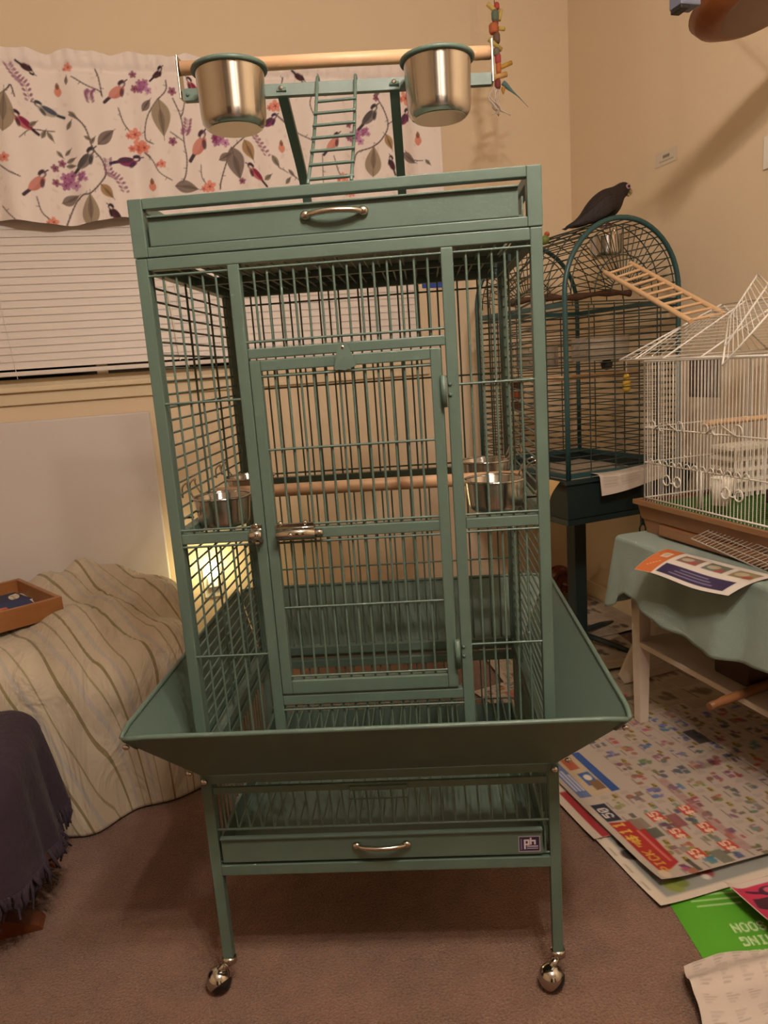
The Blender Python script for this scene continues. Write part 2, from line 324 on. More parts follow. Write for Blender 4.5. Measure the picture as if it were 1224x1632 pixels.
CURT_BRANCH=[(0.0054,[[-0.185,2.018],[-0.156,1.999],[-0.136,1.968],[-0.121,1.905],[-0.098,1.87],[-0.09,1.826],[-0.108,1.798],[-0.148,1.765],[-0.177,1.762],[-0.209,1.734],[-0.241,1.677],[-0.246,1.657]]),(0.0044,[[-0.161,2.134],[-0.117,2.109],[-0.076,2.09],[-0.07,2.075]]),(0.0049,[[-0.082,2.163],[-0.074,2.133],[-0.07,2.075]]),(0.0044,[[-0.022,2.041],[-0.012,1.998],[0.005,1.971]]),(0.0044,[[-0.324,1.755],[-0.314,1.707],[-0.288,1.682]]),(0.0044,[[-0.425,1.853],[-0.398,1.83],[-0.366,1.816]]),(0.0034,[[-0.35,1.942],[-0.316,1.966],[-0.274,1.966],[-0.239,1.969]]),(0.0049,[[-0.391,2.071],[-0.366,2.09],[-0.353,2.102],[-0.346,2.068]]),(0.0037,[[-0.438,1.72],[-0.419,1.692],[-0.392,1.664]]),(0.0037,[[0.049,1.899],[0.066,1.883]]),(0.0044,[[0.147,2.134],[0.143,2.1],[0.103,2.061],[0.068,2.007],[0.056,1.945],[0.08,1.926]]),(0.0049,[[0.164,2.074],[0.185,2.009],[0.186,1.931],[0.189,1.877],[0.18,1.829],[0.166,1.801]]),(0.0039,[[0.204,2.067],[0.193,2.029],[0.183,2.013]]),(0.0039,[[0.184,1.935],[0.143,1.966]]),(0.0034,[[0.238,1.865],[0.237,1.825],[0.251,1.801]]),(0.0039,[[0.047,1.899],[0.071,1.872],[0.09,1.833],[0.13,1.809]]),(0.0054,[[0.416,1.958],[0.351,1.909],[0.325,1.857],[0.302,1.801],[0.297,1.777]]),(0.0037,[[0.527,2.031],[0.569,1.996]]),(0.0032,[[0.518,1.854],[0.553,1.837]]),(0.0044,[[0.537,2.091],[0.56,2.147],[0.565,2.163]]),(0.0054,[[0.911,2.099],[0.939,2.049],[0.949,1.997],[0.921,1.95],[0.882,1.921],[0.828,1.906],[0.809,1.859]]),(0.0042,[[0.729,1.891],[0.744,1.83],[0.768,1.807]]),(0.0042,[[0.53,2.031],[0.59,1.982],[0.651,1.942]]),(0.0037,[[1.01,1.912],[1.041,1.889],[1.09,1.884]]),(0.0044,[[0.692,2.175],[0.695,2.152],[0.653,2.075],[0.668,2.016]]),(0.0039,[[0.947,2.002],[0.986,2.026]]),(0.0039,[[0.557,1.844],[0.599,1.811]]),(0.0039,[[0.683,1.896],[0.677,1.797]])]
CURT_WIST=[[[-0.354,2.169],[-0.333,2.132],[-0.31,2.107],[-0.302,2.062]],[[-0.078,1.87],[-0.079,1.826],[-0.053,1.806],[-0.034,1.765]],[[0.425,1.966],[0.452,1.934],[0.479,1.898]],[[-0.103,2.094],[-0.113,2.082],[-0.11,2.062]],[[0.209,2.01],[0.201,1.978],[0.191,1.963]]]

# ---------------------------------------------------------------- valance with printed birds
CX0, CX1, CZ0, CZ1 = -1.40, 1.165, 1.672, 2.215
def curtain():
    cv = Cv(CX1-CX0, CZ1-CZ0, .0026, '#f4e8e2')
    # faint mottling of the watercolour ground
    for _ in range(420):
        cv.ell(rng.uniform(0, cv.w), rng.uniform(0, cv.h), rng.uniform(.003, .012), rng.uniform(.002, .006), rng.uniform(0, 180), '#bfae9f', rng.uniform(.1, .3))
    def T(x, z): return x-CX0, z-CZ0
    INK = '#5d4a48'
    def bird(x, y, L, ang, body, back, dark, wing):
        c, q = math.cos(R_(ang)), math.sin(R_(ang)); fl = -1 if abs(ang) > 90 or ang < -20 else 1
        def at(u, v): v *= fl; return x+(u*c-v*q)*L, y+(u*q+v*c)*L
        cv.line([at(-.52, -.02), at(-.2, 0)], L*.09, dark)
        cv.ell(*at(0, 0), L*.28, L*.14, ang, body); cv.ell(*at(-.06, .05), L*.24, L*.085, ang+8*fl, wing)
        cv.ell(*at(.12, -.08), L*.13, L*.06, ang+40*fl, dark, .85); cv.ell(*at(.3, .1), L*.115, L*.1, ang, back); cv.ell(*at(.3, .15), L*.11, L*.05, ang, dark)
        cv.ell(*at(.27, .07), L*.07, L*.035, ang, '#e9dcd4'); cv.line([at(.4, .1), at(.5, .09)], L*.035, dark)
    def flower(x, y, r, c1, c2, n=5):
        a0 = (x*977+y*613) % 60
        for k in range(n):
            a = R_(a0+k*360/n); cv.ell(x+r*.62*math.cos(a), y+r*.62*math.sin(a), r*.5, r*.4, math.degrees(a), c1, .85)
        for k in range(n):
            a = R_(a0+30+k*360/n); cv.line([(x, y), (x+r*.5*math.cos(a), y+r*.5*math.sin(a))], r*.12, c2, .6)
        cv.ell(x, y, r*.2, r*.2, 0, c2)
    for off in (0, -1.07):
        for wdt, pts in CURT_BRANCH:
            if off and max(p[0] for p in pts)+off > -.46: continue
            P = smooth_path([(x+off, z, 0) for x, z in pts], 5); cv.line([T(p.x, p.y) for p in P], wdt*.95, INK, .85)
            for k in range(3, len(P)-2, 5):
                p = P[k]; a = (p.x*7919+p.y*353) % 6.28; cv.line([T(p.x, p.y), T(p.x+.010*math.cos(a), p.y+.010*math.sin(a))], .0028, INK, .7)
        for pts in CURT_WIST:
            if off and max(p[0] for p in pts)+off > -.46: continue
            P = smooth_path([(x+off, z, 0) for x, z in pts], 6); cv.line([T(p.x, p.y) for p in P], .002, '#7d5a6a', .6)
            for k, p in enumerate(P):
                for sg in (-1, 1): cv.ell(*T(p.x+sg*.009, p.y+.004*math.sin(k*3)), .0065, .0035, 40*sg, '#96567c', .75)
        for k, x, z, sz, ang in CURT_ITEMS:
            X, Y = T(x+off, z)
            if off and x+off > -.49: continue
            if not -.05 < X < cv.w+.05: continue
            if k == 'pink': bird(X, Y, sz*1.15, ang, '#cf8479', '#8c6a70', '#4b3440', '#d69286')
            elif k == 'grey': bird(X, Y, sz*1.1, ang, '#837a74', '#6d6462', '#403a3e', '#5a5356')
            elif k == 'tit': bird(X, Y, sz*1.1, 180-18, '#b9aca0', '#77706e', '#343a46', '#4d5664')
            elif k == 'red': bird(X, Y, sz*1.1, 180+ang+2, '#c46f72', '#5a3a45', '#3f2030', '#8e2548')
            elif k == 'purp': bird(X, Y, sz*1.1, ang, '#8c3a68', '#6b4a64', '#42304c', '#5a3350')
            elif k == 'dark': bird(X, Y, sz*1.1, ang, '#5a3038', '#453138', '#2c2128', '#472a30')
            elif k == 'fm': [flower(X+dx*sz*.55, Y+dy*sz*.55, sz*.42, c, '#7c2a5c') for dx, dy, c in ((0, 0, '#b872a8'), (-.9, -.5, '#9c4f86'), (.8, -.7, '#c48ab4'), (.3, .9, '#b06a9c'), (-.8, .7, '#a85c92'))]
            elif k == 'fd': flower(X, Y, sz*.55, '#8c2c5e', '#541238')
            elif k == 'fo': flower(X, Y, sz*.62, '#e78a70', '#b03a34'); flower(X-sz*.7, Y-sz*.2, sz*.3, '#d97560', '#b03a34')
            elif k in ('leaf', 'leafd', 'ochre', 'leafs'):
                c1 = {'leaf': '#9c8a72', 'leafd': '#7a6a62', 'ochre': '#a8824e', 'leafs': '#857a68'}[k]
                cv.leaf(X, Y, sz, sz*(.5 if k != 'leafs' else .42), ang, c1, .92); c, q = math.cos(R_(ang))*sz, math.sin(R_(ang))*sz
                cv.leaf(X+.1*c, Y+.1*q, sz*.7, sz*.16, ang, '#5f5048', .55); cv.line([(X-.5*c, Y-.5*q), (X+.6*c, Y+.6*q)], .002, INK, .8)
            elif k == 'bud': cv.leaf(X, Y-sz*.1, sz, sz*.6, 90, '#dd8668', .9); cv.leaf(X, Y+sz*.3, sz*.6, sz*.35, 90, '#86563f', .9)
    def fn(u, v):
        t = (v/cv.h); x = u+CX0
        fold = .017*np.sin(2*np.pi*x/.262+.9+.35*np.sin(x*5))+.008*np.sin(2*np.pi*x/.117+1)
        gather = .0022*np.sin(2*np.pi*x/.041+2*np.sin(x*9))*np.clip((t-.9)/.05, 0, 1)
        z = CZ0+v + .010*np.sin(2*np.pi*x/.43+2)*(1-t)**2 + .006*np.sin(2*np.pi*x/.19)*t**8 + .004*np.sin(x*61)*t**10
        y = YB-.066+fold*(1.15-t*.75)+gather-.012*np.exp(-((t-.9)/.03)**2)*-1
        return x, y, z
    return print_mesh('valance_curtain', cv, fn, PRINTC, label='white cotton valance printed with birds, branches and flowers above the blind', cat='curtain')
curtain()
cr = thing('curtain_rod', 'thin white curtain rod hidden in the valance pocket', 'curtain rod', (0, 0, 0))
bar('rod', (CX0-.02, YB-.022, 2.165), (CX1-.004, YB-.022, 2.165), .005, PLASTW, cr)
for x in (CX0-.02, CX1-.004): MB().box(x-.004, x+.004, YB-.03, YB, 2.155, 2.175).build('bracket', PLASTW, cr)

# white panel against the wall, blue tape, labels, switch, night light
MB().box(-1.75, -.05, YB-.034, YB-.013, .02, 1.0, .006).build('white_board', PANELM, label='large plain white board standing against the wall under the window', cat='board')
t = MB().box(1.075, 1.205, YB-.003, YB, 1.405, 1.432).build('painter_tape', mat('blue_tape', '#2a49a8', .6), label='short strip of blue painter tape on the wall beside the window', cat='tape')
cv = Cv(.118, .046, .003, '#d8cab6'); [cv.rect(.042+i*.006, .022, .0465+i*.006, .031, '#4a423c') for i in range(6)]; cv.rect(.022, .011, .098, .0145, '#7a7068', .7)
print_mesh('wall_label', cv, lambda u, v: (np.full_like(u, XR-.0015), 2.418-u, 1.722+v-.008*u), PRINT, label='small white paper label stuck high on the right wall', cat='label')
sw = MB().box(XR-.006, XR, 1.80, 1.912, 1.59, 1.68, .002).build('switch_plate', PLASTW, label='white switch plate at the edge of the right wall', cat='switch plate')
MB().box(XR-.014, XR-.006, 1.845, 1.865, 1.62, 1.65, .002).build('toggle', PLASTW, sw)
cv = Cv(.152, .13, .004, '#5b4a44')
for i in range(7): cv.rect(.012, .012+i*.016, .14-.02*(i % 3), .019+i*.016, '#74625a', .6)
print_mesh('wall_poster', cv, lambda u, v: (np.full_like(u, XR-.002), 2.227-u, .925+v), PRINT, label='dark printed sheet pinned to the right wall behind the white cage', cat='poster')
nl = thing('night_light', 'glowing plug-in night light low on the wall behind the green cage', 'night light', (.108, YB-.012, .30))
MB().box(-.036, .036, 0, .012, -.06, .058, .003).build('outlet_plate', PLASTW, nl)
MB().box(-.02, .02, -.03, 0, -.012, .03, .004).build('plug_body', PLASTW, nl)
MB().lathe([(.0, .03), (.022, .032), (.026, .05), (.022, .085), (.0, .095)], 20, (0, -.022, 0)).build('shade', mat('night_light_shade', '#fff2b8', .5, emit='#fff0a6', estr=7), nl)
l = bpy.data.lights.new('night_light_glow', 'POINT'); l.energy = .4; l.color = (1, .86, .45); l.shadow_soft_size = .02
lo = bpy.data.objects.new('night_light_glow', l); lo.location = (.108, YB-.10, .37); COL.objects.link(lo)

# ceiling light the bulbs sit in (above and behind the frame)
cl = thing('ceiling_light', 'three-bulb ceiling light above the frame', 'ceiling light', (.33, .067, ZC))
MB().lathe([(0, -.001), (.07, -.001), (.065, -.03), (.02, -.05), (.014, -.3), (.03, -.31), (.03, -.34), (0, -.345)], 24).build('canopy', NICKEL, cl)
for b in BULBS:
    v = Vector(b)-Vector((.33, .067, ZC))
    MB().tube([(0, 0, -.32), (v.x*.5, v.y*.5, -.28), (v.x, v.y, -.34)], .008).build('arm', NICKEL, cl)
    MB().lathe([(.016, .11), (.03, .10), (.075, .055), (.078, .05)], 24, (v.x, v.y, v.z)).build('lamp_shade', PLASTW, cl)

# ---------------------------------------------------------------- the green parrot cage (local frame: x right, y back, z up)
cg = thing('parrot_cage', 'large sage green wrought iron parrot cage on chrome casters', 'bird cage', (.27416, 1.13186, 0), R_(-19.5))
H, D = .305, .508; G = GREEN; t = .018; WR = .0019
ZS, ZT = 1.291, 1.376
# corner uprights and rails of the body
for x in (-1, 1):
    for y0 in (0, D-t): MB().box(*( (x*H, x*H-x*t)[::x] if 0 else sorted((x*H, x*(H-t)))), y0, y0+t, .43, ZS, .0015).build('corner_post', G, cg)
fp = MB(); fp.box(-H+t, H-t, 0, t, 1.273, ZS, .0015); fp.box(-.166, -.148, 0, t, .48, 1.273, .0015); fp.box(.155, .173, 0, t, .48, 1.273, .0015)
fp.box(-.148, .155, 0, t, 1.132, 1.147, .0015); fp.box(-.148, .155, 0, t, .558, .575, .0015); fp.box(-H+t, -.166, 0, t, .845, .862, .0015); fp.box(.173, H-t, 0, t, .845, .862, .0015); fp.box(-H+t, H-t, 0, t, .45, .48, .0015)
fp = fp.build('front_panel', G, cg)
yw = .006
def vset(par, x0, x1, n, z0, z1, y=yw, r=WR, name='bar'):
    for i in range(1, n+1):
        x = x0+(x1-x0)*i/(n+1); bar(name, (x, y, z0), (x, y, z1), r, G, par)
def hbar(par, x0, x1, z, y=yw-.004, r=WR, name='bar'): bar(name, (x0, y, z), (x1, y, z), r, G, par)
for a, b_, n in ((-H+t, -.166, 5), (.173, H-t, 5)):
    vset(fp, a, b_, n, .862, 1.266); vset(fp, a, b_, n, .48, .84)
    for z in (1.265, 1.072, .868, .84, .651): hbar(fp, a, b_, z)
vset(fp, -.148, .155, 14, 1.147, 1.266); vset(fp, -.148, .155, 14, .48, .556)
for z in (1.265, 1.157, .549): hbar(fp, -.148, .155, z)
# door
dr = MB(); dr.box(-.147, -.130, -.002, .014, .579, 1.129, .0015); dr.box(.131, .148, -.002, .014, .579, 1.129, .0015)
for z0, z1 in ((1.112, 1.129), (.845, .862), (.579, .602)): dr.box(-.130, .131, -.002, .014, z0, z1, .0015)
dr = dr.build('door', G, cg)
vset(dr, -.130, .131, 12, .862, 1.112); vset(dr, -.130, .131, 12, .602, .845)
for z in (1.104, .990, .868, .839, .729, .609): hbar(dr, -.130, .131, z)
for z in (1.063, .638):
    h = MB().tube([(.149, -.006, z-.024), (.149, -.006, z+.024)], .0048, 10).build('hinge', G, dr)
    screw((.159, 0, z+.01), (0, -1, 0), .003, G, h); screw((.159, 0, z-.006), (0, -1, 0), .003, G, h)
tg = MB(); tg.slab([(-.015, -.012, 1.108), (.002, -.012, 1.105), (.019, -.012, 1.111), (.002, -.012, 1.125)], .0035); tg.slab([(-.015, -.012, 1.108), (.019, -.012, 1.111), (.007, -.010, 1.146), (-.006, -.010, 1.146)], .0035)
tg = tg.build('swing_latch', G, cg); screw((0, -.0105, 1.139), (0, -1, 0), .0048, STEEL, tg)
cv = Cv(.024, .008, .0008, '#576b60'); cv.text('PREVUE', .001, .0015, .005, '#7c988b', 0, 1, .55)
print_mesh('embossed_name', cv, lambda u, v: (-.0095+u, np.full_like(u, -.0124), 1.1125+v), mat('embossed_enamel', rough=.45, attr='print'), tg)
# slide bolt
bo = MB(); bo.tube([(-.128, -.012, .856), (-.066, -.012, .856)], .009, 14); bo.box(-.13, -.068, -.006, -.002, .844, .872, .001); bo = bo.build('slide_bolt', CHROME, cg)
MB().tube([(-.066, -.012, .856), (-.054, -.012, .856)], .006, 12).build('bolt_end', CHROME, bo)
kp = MB(); kp.tube([(-.172, -.011, .857), (-.152, -.011, .857)], .0085, 12); kp.box(-.171, -.153, -.005, 0, .843, .873, .001); kp.build('keeper', CHROME, bo)
for x, z in ((-.122, .872), (-.082, .872), (-.105, .856), (-.162, .872), (-.162, .843)): screw((x, -.006 if z != .856 else -.021, z), (0, -1, .3), .0042, CHROME, bo)
# sides: close horizontal wires, few uprights
for s in (-1, 1):
    sp = MB(); x0, x1 = sorted((s*H, s*(H-t)))
    sp = sp.box(x0, x1, t, D-t, 1.273, ZS, .0015).build('side_panel', G, cg)
    for z0, z1 in ((.845, .862), (.45, .47)): MB().box(x0, x1, t, D-t, z0, z1, .0015).build('rail', G, sp)
    xw = s*(H-.008)
    for i in range(38):
        z = .483+i*.0208
        if z < 1.272 and not .842 < z < .865: bar('bar', (xw, t, z), (xw, D-t, z), WR, G, sp)
    for y in (.035, .2, .345, D-.035): bar('bar', (xw-s*.004, y, .47), (xw-s*.004, y, 1.273), WR*1.15, G, sp)
# back
bp = MB()
bp = bp.box(-H+t, H-t, D-t, D, 1.273, ZS, .0015).build('back_panel', G, cg)
for z0, z1 in ((.850, .876), (.45, .47)): MB().box(-H+t, H-t, D-t, D, z0, z1, .0015).build('rail', G, bp)
vset(bp, -H+t, H-t, 26, .47, 1.273, D-.008)
for z in (1.255, 1.075, .885, .66): hbar(bp, -H+t, H-t, z, D-.012)
# roof wires
rg = MB().box(-H+t, H-t, .245, .26, 1.275, 1.287).build('roof_brace', G, cg)
for i in range(26):
    x = -H+t+(2*H-2*t)*(i+1)/27; bar('roof_wire', (x, .01, 1.283), (x, D-.01, 1.283), WR, G, rg)
# play-top tray: frame, pan with pull-out front
fr = MB()
for x in (-1, 1):
    a = sorted((x*.306, x*.284)); fr.box(a[0], a[1], -.001, .02, ZS+.001, ZT, .0015); a = sorted((x*.306, x*.288)); fr.box(a[0], a[1], D-.018, D+.001, ZS+.001, ZT, .0015)
    fr.box(a[0], a[1], .02, D-.018, ZT-.016, ZT, .0015); fr.box(a[0], a[1], .02, D-.018, ZS+.001, ZS+.014, .0015)
fr.box(-.284, .284, -.001, .018, ZT-.0155, ZT, .0015); fr.box(-.284, .284, -.001, .018, ZS+.001, ZS+.0155, .0015); fr.box(-.288, .288, D-.018, D+.001, ZS+.001, ZS+.016, .0015)
fr = fr.build('playtop_frame', G, cg)
pn = MB(); pn.box(-.279, .272, .002, .006, 1.3075, 1.3505, .0012); pn.box(-.279, .272, -.004, .004, 1.3475, 1.3505, .001); pn.box(-.281, .279, .006, D-.02, 1.308, 1.3105)
pn.box(-.281, -.2785, .006, D-.02, 1.31, 1.336); pn.box(.2765, .279, .006, D-.02, 1.31, 1.336); pn.box(-.281, .279, D-.022, D-.0195, 1.31, 1.336)
pn = pn.build('playtop_tray', G, cg)
def pull(x0, x1, z, y, par):
    xm = (x0+x1)/2; b = MB(); b.tube(smooth_path([(x0, y, z), (x0+.006, y-.008, z), (x0+.02, y-.014, z+.001), (xm, y-.017, z+.0015), (x1-.02, y-.014, z+.001), (x1-.006, y-.008, z), (x1, y, z)], 5), .0042, 10)
    for x in (x0, x1): b.sphere((x, y-.004, z), .0075, 12, 8, (1.1, .8, .9))
    return b.build('handle', NICKEL, par)
pull(-.04, .045, 1.333, .002, pn)
# stand on the play top
for x in (-.096, .098):
    pth = smooth_path([(x, .462, 1.31), (x, .462, 1.40), (x, .455, 1.44), (x, .40, 1.497), (x, .30, 1.552), (x, .243+.11*x, 1.588)], 5); b = MB()
    rings = []
    for i, p in enumerate(pth):
        T = (pth[min(i+1, len(pth)-1)]-pth[max(i-1, 0)]).normalized(); N = Vector((1, 0, 0)).cross(T); rings.append([(p+Vector((sx, 0, 0))*.0085+N*sn*.006)[:] for sx, sn in ((-1, -1), (1, -1), (1, 1), (-1, 1))])
    b.loft(rings, True, False).build('stand_upright', G, cg)
def sy(x): return .25+.11*x     # the stand sits slightly askew
cb = MB(); q = [(-.262, sy(-.262)), (.268, sy(.268))]
cb.add([(q[0][0], q[0][1]-.007, 1.576), (q[1][0], q[1][1]-.007, 1.576), (q[1][0], q[1][1]+.007, 1.576), (q[0][0], q[0][1]+.007, 1.576), (q[0][0], q[0][1]-.007, 1.595), (q[1][0], q[1][1]-.007, 1.595), (q[1][0], q[1][1]+.007, 1.595), (q[0][0], q[0][1]+.007, 1.595)], [(0,3,2,1),(4,5,6,7),(0,1,5,4),(1,2,6,5),(2,3,7,6),(3,0,4,7)])
cb = cb.build('stand_crossbar', G, cg)
for x in (-.096, .098): screw((x, sy(x)-.007, 1.587), (0, -1, 0), .005, STEEL, cb)
screw((-.255, sy(-.255)-.007, 1.585), (0, -1, 0), .003, G, cb)
for x in (-.266, .27): MB().box(x-.0012, x+.0012, sy(x)-.014, sy(x)+.014, 1.578, 1.646, .0005).build('end_plate', NICKEL, cb)
b = MB(); b.tube([(-.264, sy(-.264), 1.629), (0, sy(0), 1.630), (.268, sy(.268), 1.6285)], .0112, 16); b.build('playtop_perch', DOWEL, cg)
ld = MB()
for x in (-.033, .032):
    ld.tube(smooth_path([(x, sy(x)+.012, 1.590), (x, sy(x)+.004, 1.604), (x, sy(x)-.010, 1.598), (x, sy(x)-.03, 1.572), (x-.001, .13, 1.475), (x-.002, .012, 1.378)], 4), .0028, 8)
ld = ld.build('ladder', G, cg)
for k in range(7):
    f = .13+k*.137; y = .225+(.012-.225)*f; z = 1.575+(1.378-1.575)*f; bar('rung', (-.036, y, z), (.034, y, z), .0026, G, ld)
# steel cups in ring holders on the stand
def cup_mesh(r, h, taper=.93):
    b = MB(); b.lathe([(r*.99, 0), (r*.975, -.004), (r*taper, -h*.78), (r*taper*.97, -h*.9), (r*taper*.88, -h*.98), (r*taper*.80, -h)], 40)
    b.lathe([(r*.80*taper, -h), (r*.4, -h), (.0005, -h)], 40); b.lathe([(.0005, -h+.002), (r*taper*.8, -h+.002), (r*taper*.93, -h*.85), (r*.955, -.003), (r*.99, 0)], 40)
    return b
mw = cg.matrix_basis.copy() if False else Matrix.Translation(cg.location) @ Matrix.Rotation(R_(-19.5), 4, 'Z')
for x, y, lab in ((-.168, .165, 'polished steel cup at the left end of the wooden play-top perch'), (.172, .205, 'polished steel cup at the right end of the wooden play-top perch')):
    rg = MB(); rg.tube([(x+.0585*math.cos(a), y+.0585*math.sin(a), 1.598) for a in np.linspace(0, 2*math.pi, 36, False)], .0042, 8, True)
    rg.tube([(x, y+.0585, 1.596), (x, sy(x)-.004, 1.588)], .0045, 8); rg.build('cup_ring', G, cb)
    c = thing('steel_cup', lab, 'cup', mw @ Vector((x, y, 1.6005)), R_(-19.5), 'steel cups on the play top')
    cup_mesh(.0575, .092).build('cup_body', STEEL, c); MB().tube([(.0568*math.cos(a), .0568*math.sin(a), .0005) for a in np.linspace(0, 2*math.pi, 40, False)], .0016, 6, True).build('rolled_rim', STEEL, c)
    MB().lathe([(.0435, -.0921), (.043, -.0928), (.0005, -.0928)], 40, smooth=False).build('base_disc', CHROME, c)
# perch across the inside
b = MB(); b.tube([(-H+.012, .25, .886), (0, .25, .8855), (H-.012, .25, .884)], .0125, 16); b.build('inner_perch', DOWEL, cg)
# bowls hooked on the side wires
for x, y, z, r, lab in ((-.247, .12, .903, .05, 'steel feeding bowl hooked inside the left side wires, nearer the front'), (-.247, .335, .905, .05, 'steel feeding bowl hooked inside the left side wires, nearer the back'),
                        (.231, .125, .903, .052, 'steel feeding bowl hooked inside the right side wires, nearer the front'), (.234, .36, .905, .052, 'steel feeding bowl hooked inside the right side wires, nearer the back')):
    s = -1 if x < 0 else 1
    c = thing('feeding_bowl', lab, 'bowl', mw @ Vector((x, y, z)), R_(-19.5), 'steel bowls inside the green cage')
    cup_mesh(r, .052, .9).build('bowl_body', STEEL, c); MB().tube([(r*math.cos(a), r*math.sin(a), 0) for a in np.linspace(0, 2*math.pi, 36, False)], .0024, 6, True).build('bowl_rim', STEEL, c)
    wx = s*(H-.006)-x
    for dy in (-.022, .022): MB().tube(smooth_path([(s*r*.85, dy, .001), (s*r*1.05, dy, .022), (wx, dy, .030), (wx+s*.010, dy, .022), (wx+s*.011, dy, .004)], 4), .0017, 6).build('hook', CHROME, c)
    MB().tube([(s*r*.9, -.03, -.03), (wx+s*.016, -.03, -.03)], .0018, 6).sphere((wx+s*.018, -.03, -.03), .006, 10, 6, (.6, 1, 1)).build('wing_bolt', BLACK, c)
# seed guard: four flared panels with rolled rims
zb_, zr_ = .437, .572
def guard(name, b0, b1, r0, r1):
    """b0,b1 bottom corners, r0,r1 rim corners; rim corners rounded"""
    g = MB(); B0, B1, Q0, Q1 = map(Vector, (b0, b1, r0, r1)); pts = [B0, B1]
    def rnd(c, pa, pb, r=.042):
        da = (pa-c).normalized()*r; db = (pb-c).normalized()*r
        return [c+da, c+da*.45+db*.08, c+da*.12+db*.12*1.2, c+da*.08+db*.45, c+db]
    e = (Q1-Q0).normalized()
    pts = [B0, B1, B1+(Q1-B1)*.8]+rnd(Q1, B1, Q0)+rnd(Q0, Q1, B0)+[B0+(Q0-B0)*.8]
    n = len(pts); nn = (B1-B0).cross(Q0-B0).normalized()*.0016
    g.add([p[:] for p in pts]+[(p+nn)[:] for p in pts], [tuple(range(n))[::-1], tuple(range(n, 2*n))]+[(i, (i+1) % n, n+(i+1) % n, n+i) for i in range(n)])
    g.tube([p for p in pts[3:-1]], .0042, 8)
    return g.build(name, G, cg)
L0, R1, FB, BB = -.386, .400, -.12, .652
ex = .304
gp = [guard('seed_guard', (-ex, -.002, zb_), (ex, -.002, zb_), (L0+.002, FB, zr_), (R1-.002, FB, zr_)), guard('seed_guard', (ex, D+.002, zb_), (-ex, D+.002, zb_), (R1-.002, BB, zr_), (L0+.002, BB, zr_)),
      guard('seed_guard', (-ex-.002, D, zb_), (-ex-.002, 0, zb_), (L0, BB-.002, zr_), (L0, FB+.002, zr_)), guard('seed_guard', (ex+.002, 0, zb_), (ex+.002, D, zb_), (R1, FB+.002, zr_), (R1, BB-.002, zr_))]
for sx, xo in ((-1, L0), (1, R1)):
    for f in (.16, .9):
        px_ = sx*ex+(xo-sx*ex)*f; py_ = -.002+(FB+.002)*f; pz_ = zb_+(zr_-zb_)*f
        k = screw((px_, py_-.002, pz_-.006), (0, -1, -.5), .0055, STEEL, gp[0])
    screw((sx*.300, -.003, .424), (0, -1, 0), .006, STEEL, gp[0])
# base stand: legs, rails, grate and tray
HB = .308
for sx in (-1, 1):
    for y0 in (.0, D-.018):
        a = sorted((sx*HB, sx*(HB-.0185))); MB().box(a[0], a[1], y0, y0+.0185, .058, .436, .0015).build('leg', G, cg)
bs = MB()
for z0, z1 in ((.417, .436), (.237, .257)):
    bs.box(-HB+.018, HB-.018, 0, .018, z0, z1, .0015); bs.box(-HB+.018, HB-.018, D-.018, D, z0, z1, .0015)
    for sx in (-1, 1): a = sorted((sx*HB, sx*(HB-.018))); bs.box(a[0], a[1], .018, D-.018, z0, z1, .0015)
bs = bs.build('base_frame', G, cg)
bar('base_wire', (-HB, .006, .262), (HB, .006, .262), .0015, G, bs)
for s in (-1, 1):
    for i in range(22):
        y = .03+i*.0208; bar('base_wire', (s*(HB-.008), y, .257), (s*(HB-.008), y, .417), WR*.9, G, bs)
for i in range(27):
    x = -HB+.02+(2*HB-.04)*(i+.5)/27; bar('base_wire', (x, D-.009, .257), (x, D-.009, .417), WR*.9, G, bs)
gf = MB(); gf.box(-.286, .286, -.003, .004, .399, .411, .001); gf.box(-.048, .05, -.007, -.003, .399, .407, .001); gf = gf.build('grate', G, cg)
hbar(gf, -.289, .289, .3265, .004, .0023, 'grate_wire'); hbar(gf, -.05, .052, .382, -.003, .0016, 'grate_wire'); hbar(gf, -.286, .286, .3265, D-.03, .002, 'grate_wire')
for i in range(27):
    x = -.286+.572*(i+.5)/27; bar('grate_wire', (x, .001, .40), (x+.003, .004, .3265), WR*.85, G, gf); bar('grate_wire', (x+.003, .004, .3265), (x+.003, D-.03, .3265), WR*.85, G, gf)
dw = MB(); dw.box(-.285, .277, .000, .004, .263, .313, .0012); dw.box(-.285, .277, -.005, .004, .310, .314, .001); dw.box(-.285, .283, .004, D-.02, .263, .2655)
dw.box(-.286, -.283, .004, D-.02, .265, .31); dw.box(.281, .284, .004, D-.02, .265, .31); dw.box(-.285, .283, D-.023, D-.02, .265, .31)
dw = dw.build('tray_drawer', G, cg); pull(-.044, .043, .2925, 0, dw)
cv = Cv(.0375, .030, .0006, '#a79ca4'); cv.rect(.0016, .0016, .0359, .0284, '#2b1f47'); PHC = '#d9cdd6'
cv.rect(.0095, .005, .0125, .0225, PHC); cv.rect(.0095, .0205, .0185, .0235, PHC); cv.rect(.016, .0135, .019, .0235, PHC); cv.rect(.0095, .0125, .019, .0155, PHC)
cv.rect(.0198, .0135, .0226, .0268, PHC); cv.rect(.0198, .0195, .0296, .0225, PHC); cv.rect(.0268, .0135, .0296, .022, PHC)
cv.rect(.0145, .009, .0335, .0118, PHC, .6); cv.rect(.0145, .0055, .0335, .0072, PHC, .6); cv.rect(.004, .004, .0062, .025, '#8f84a8', .7)
print_mesh('maker_sticker', cv, lambda u, v: (.2355+u, np.full_like(u, -.0006), .2685+v), PRINT, dw, label='purple and white sticker with the letters ph')
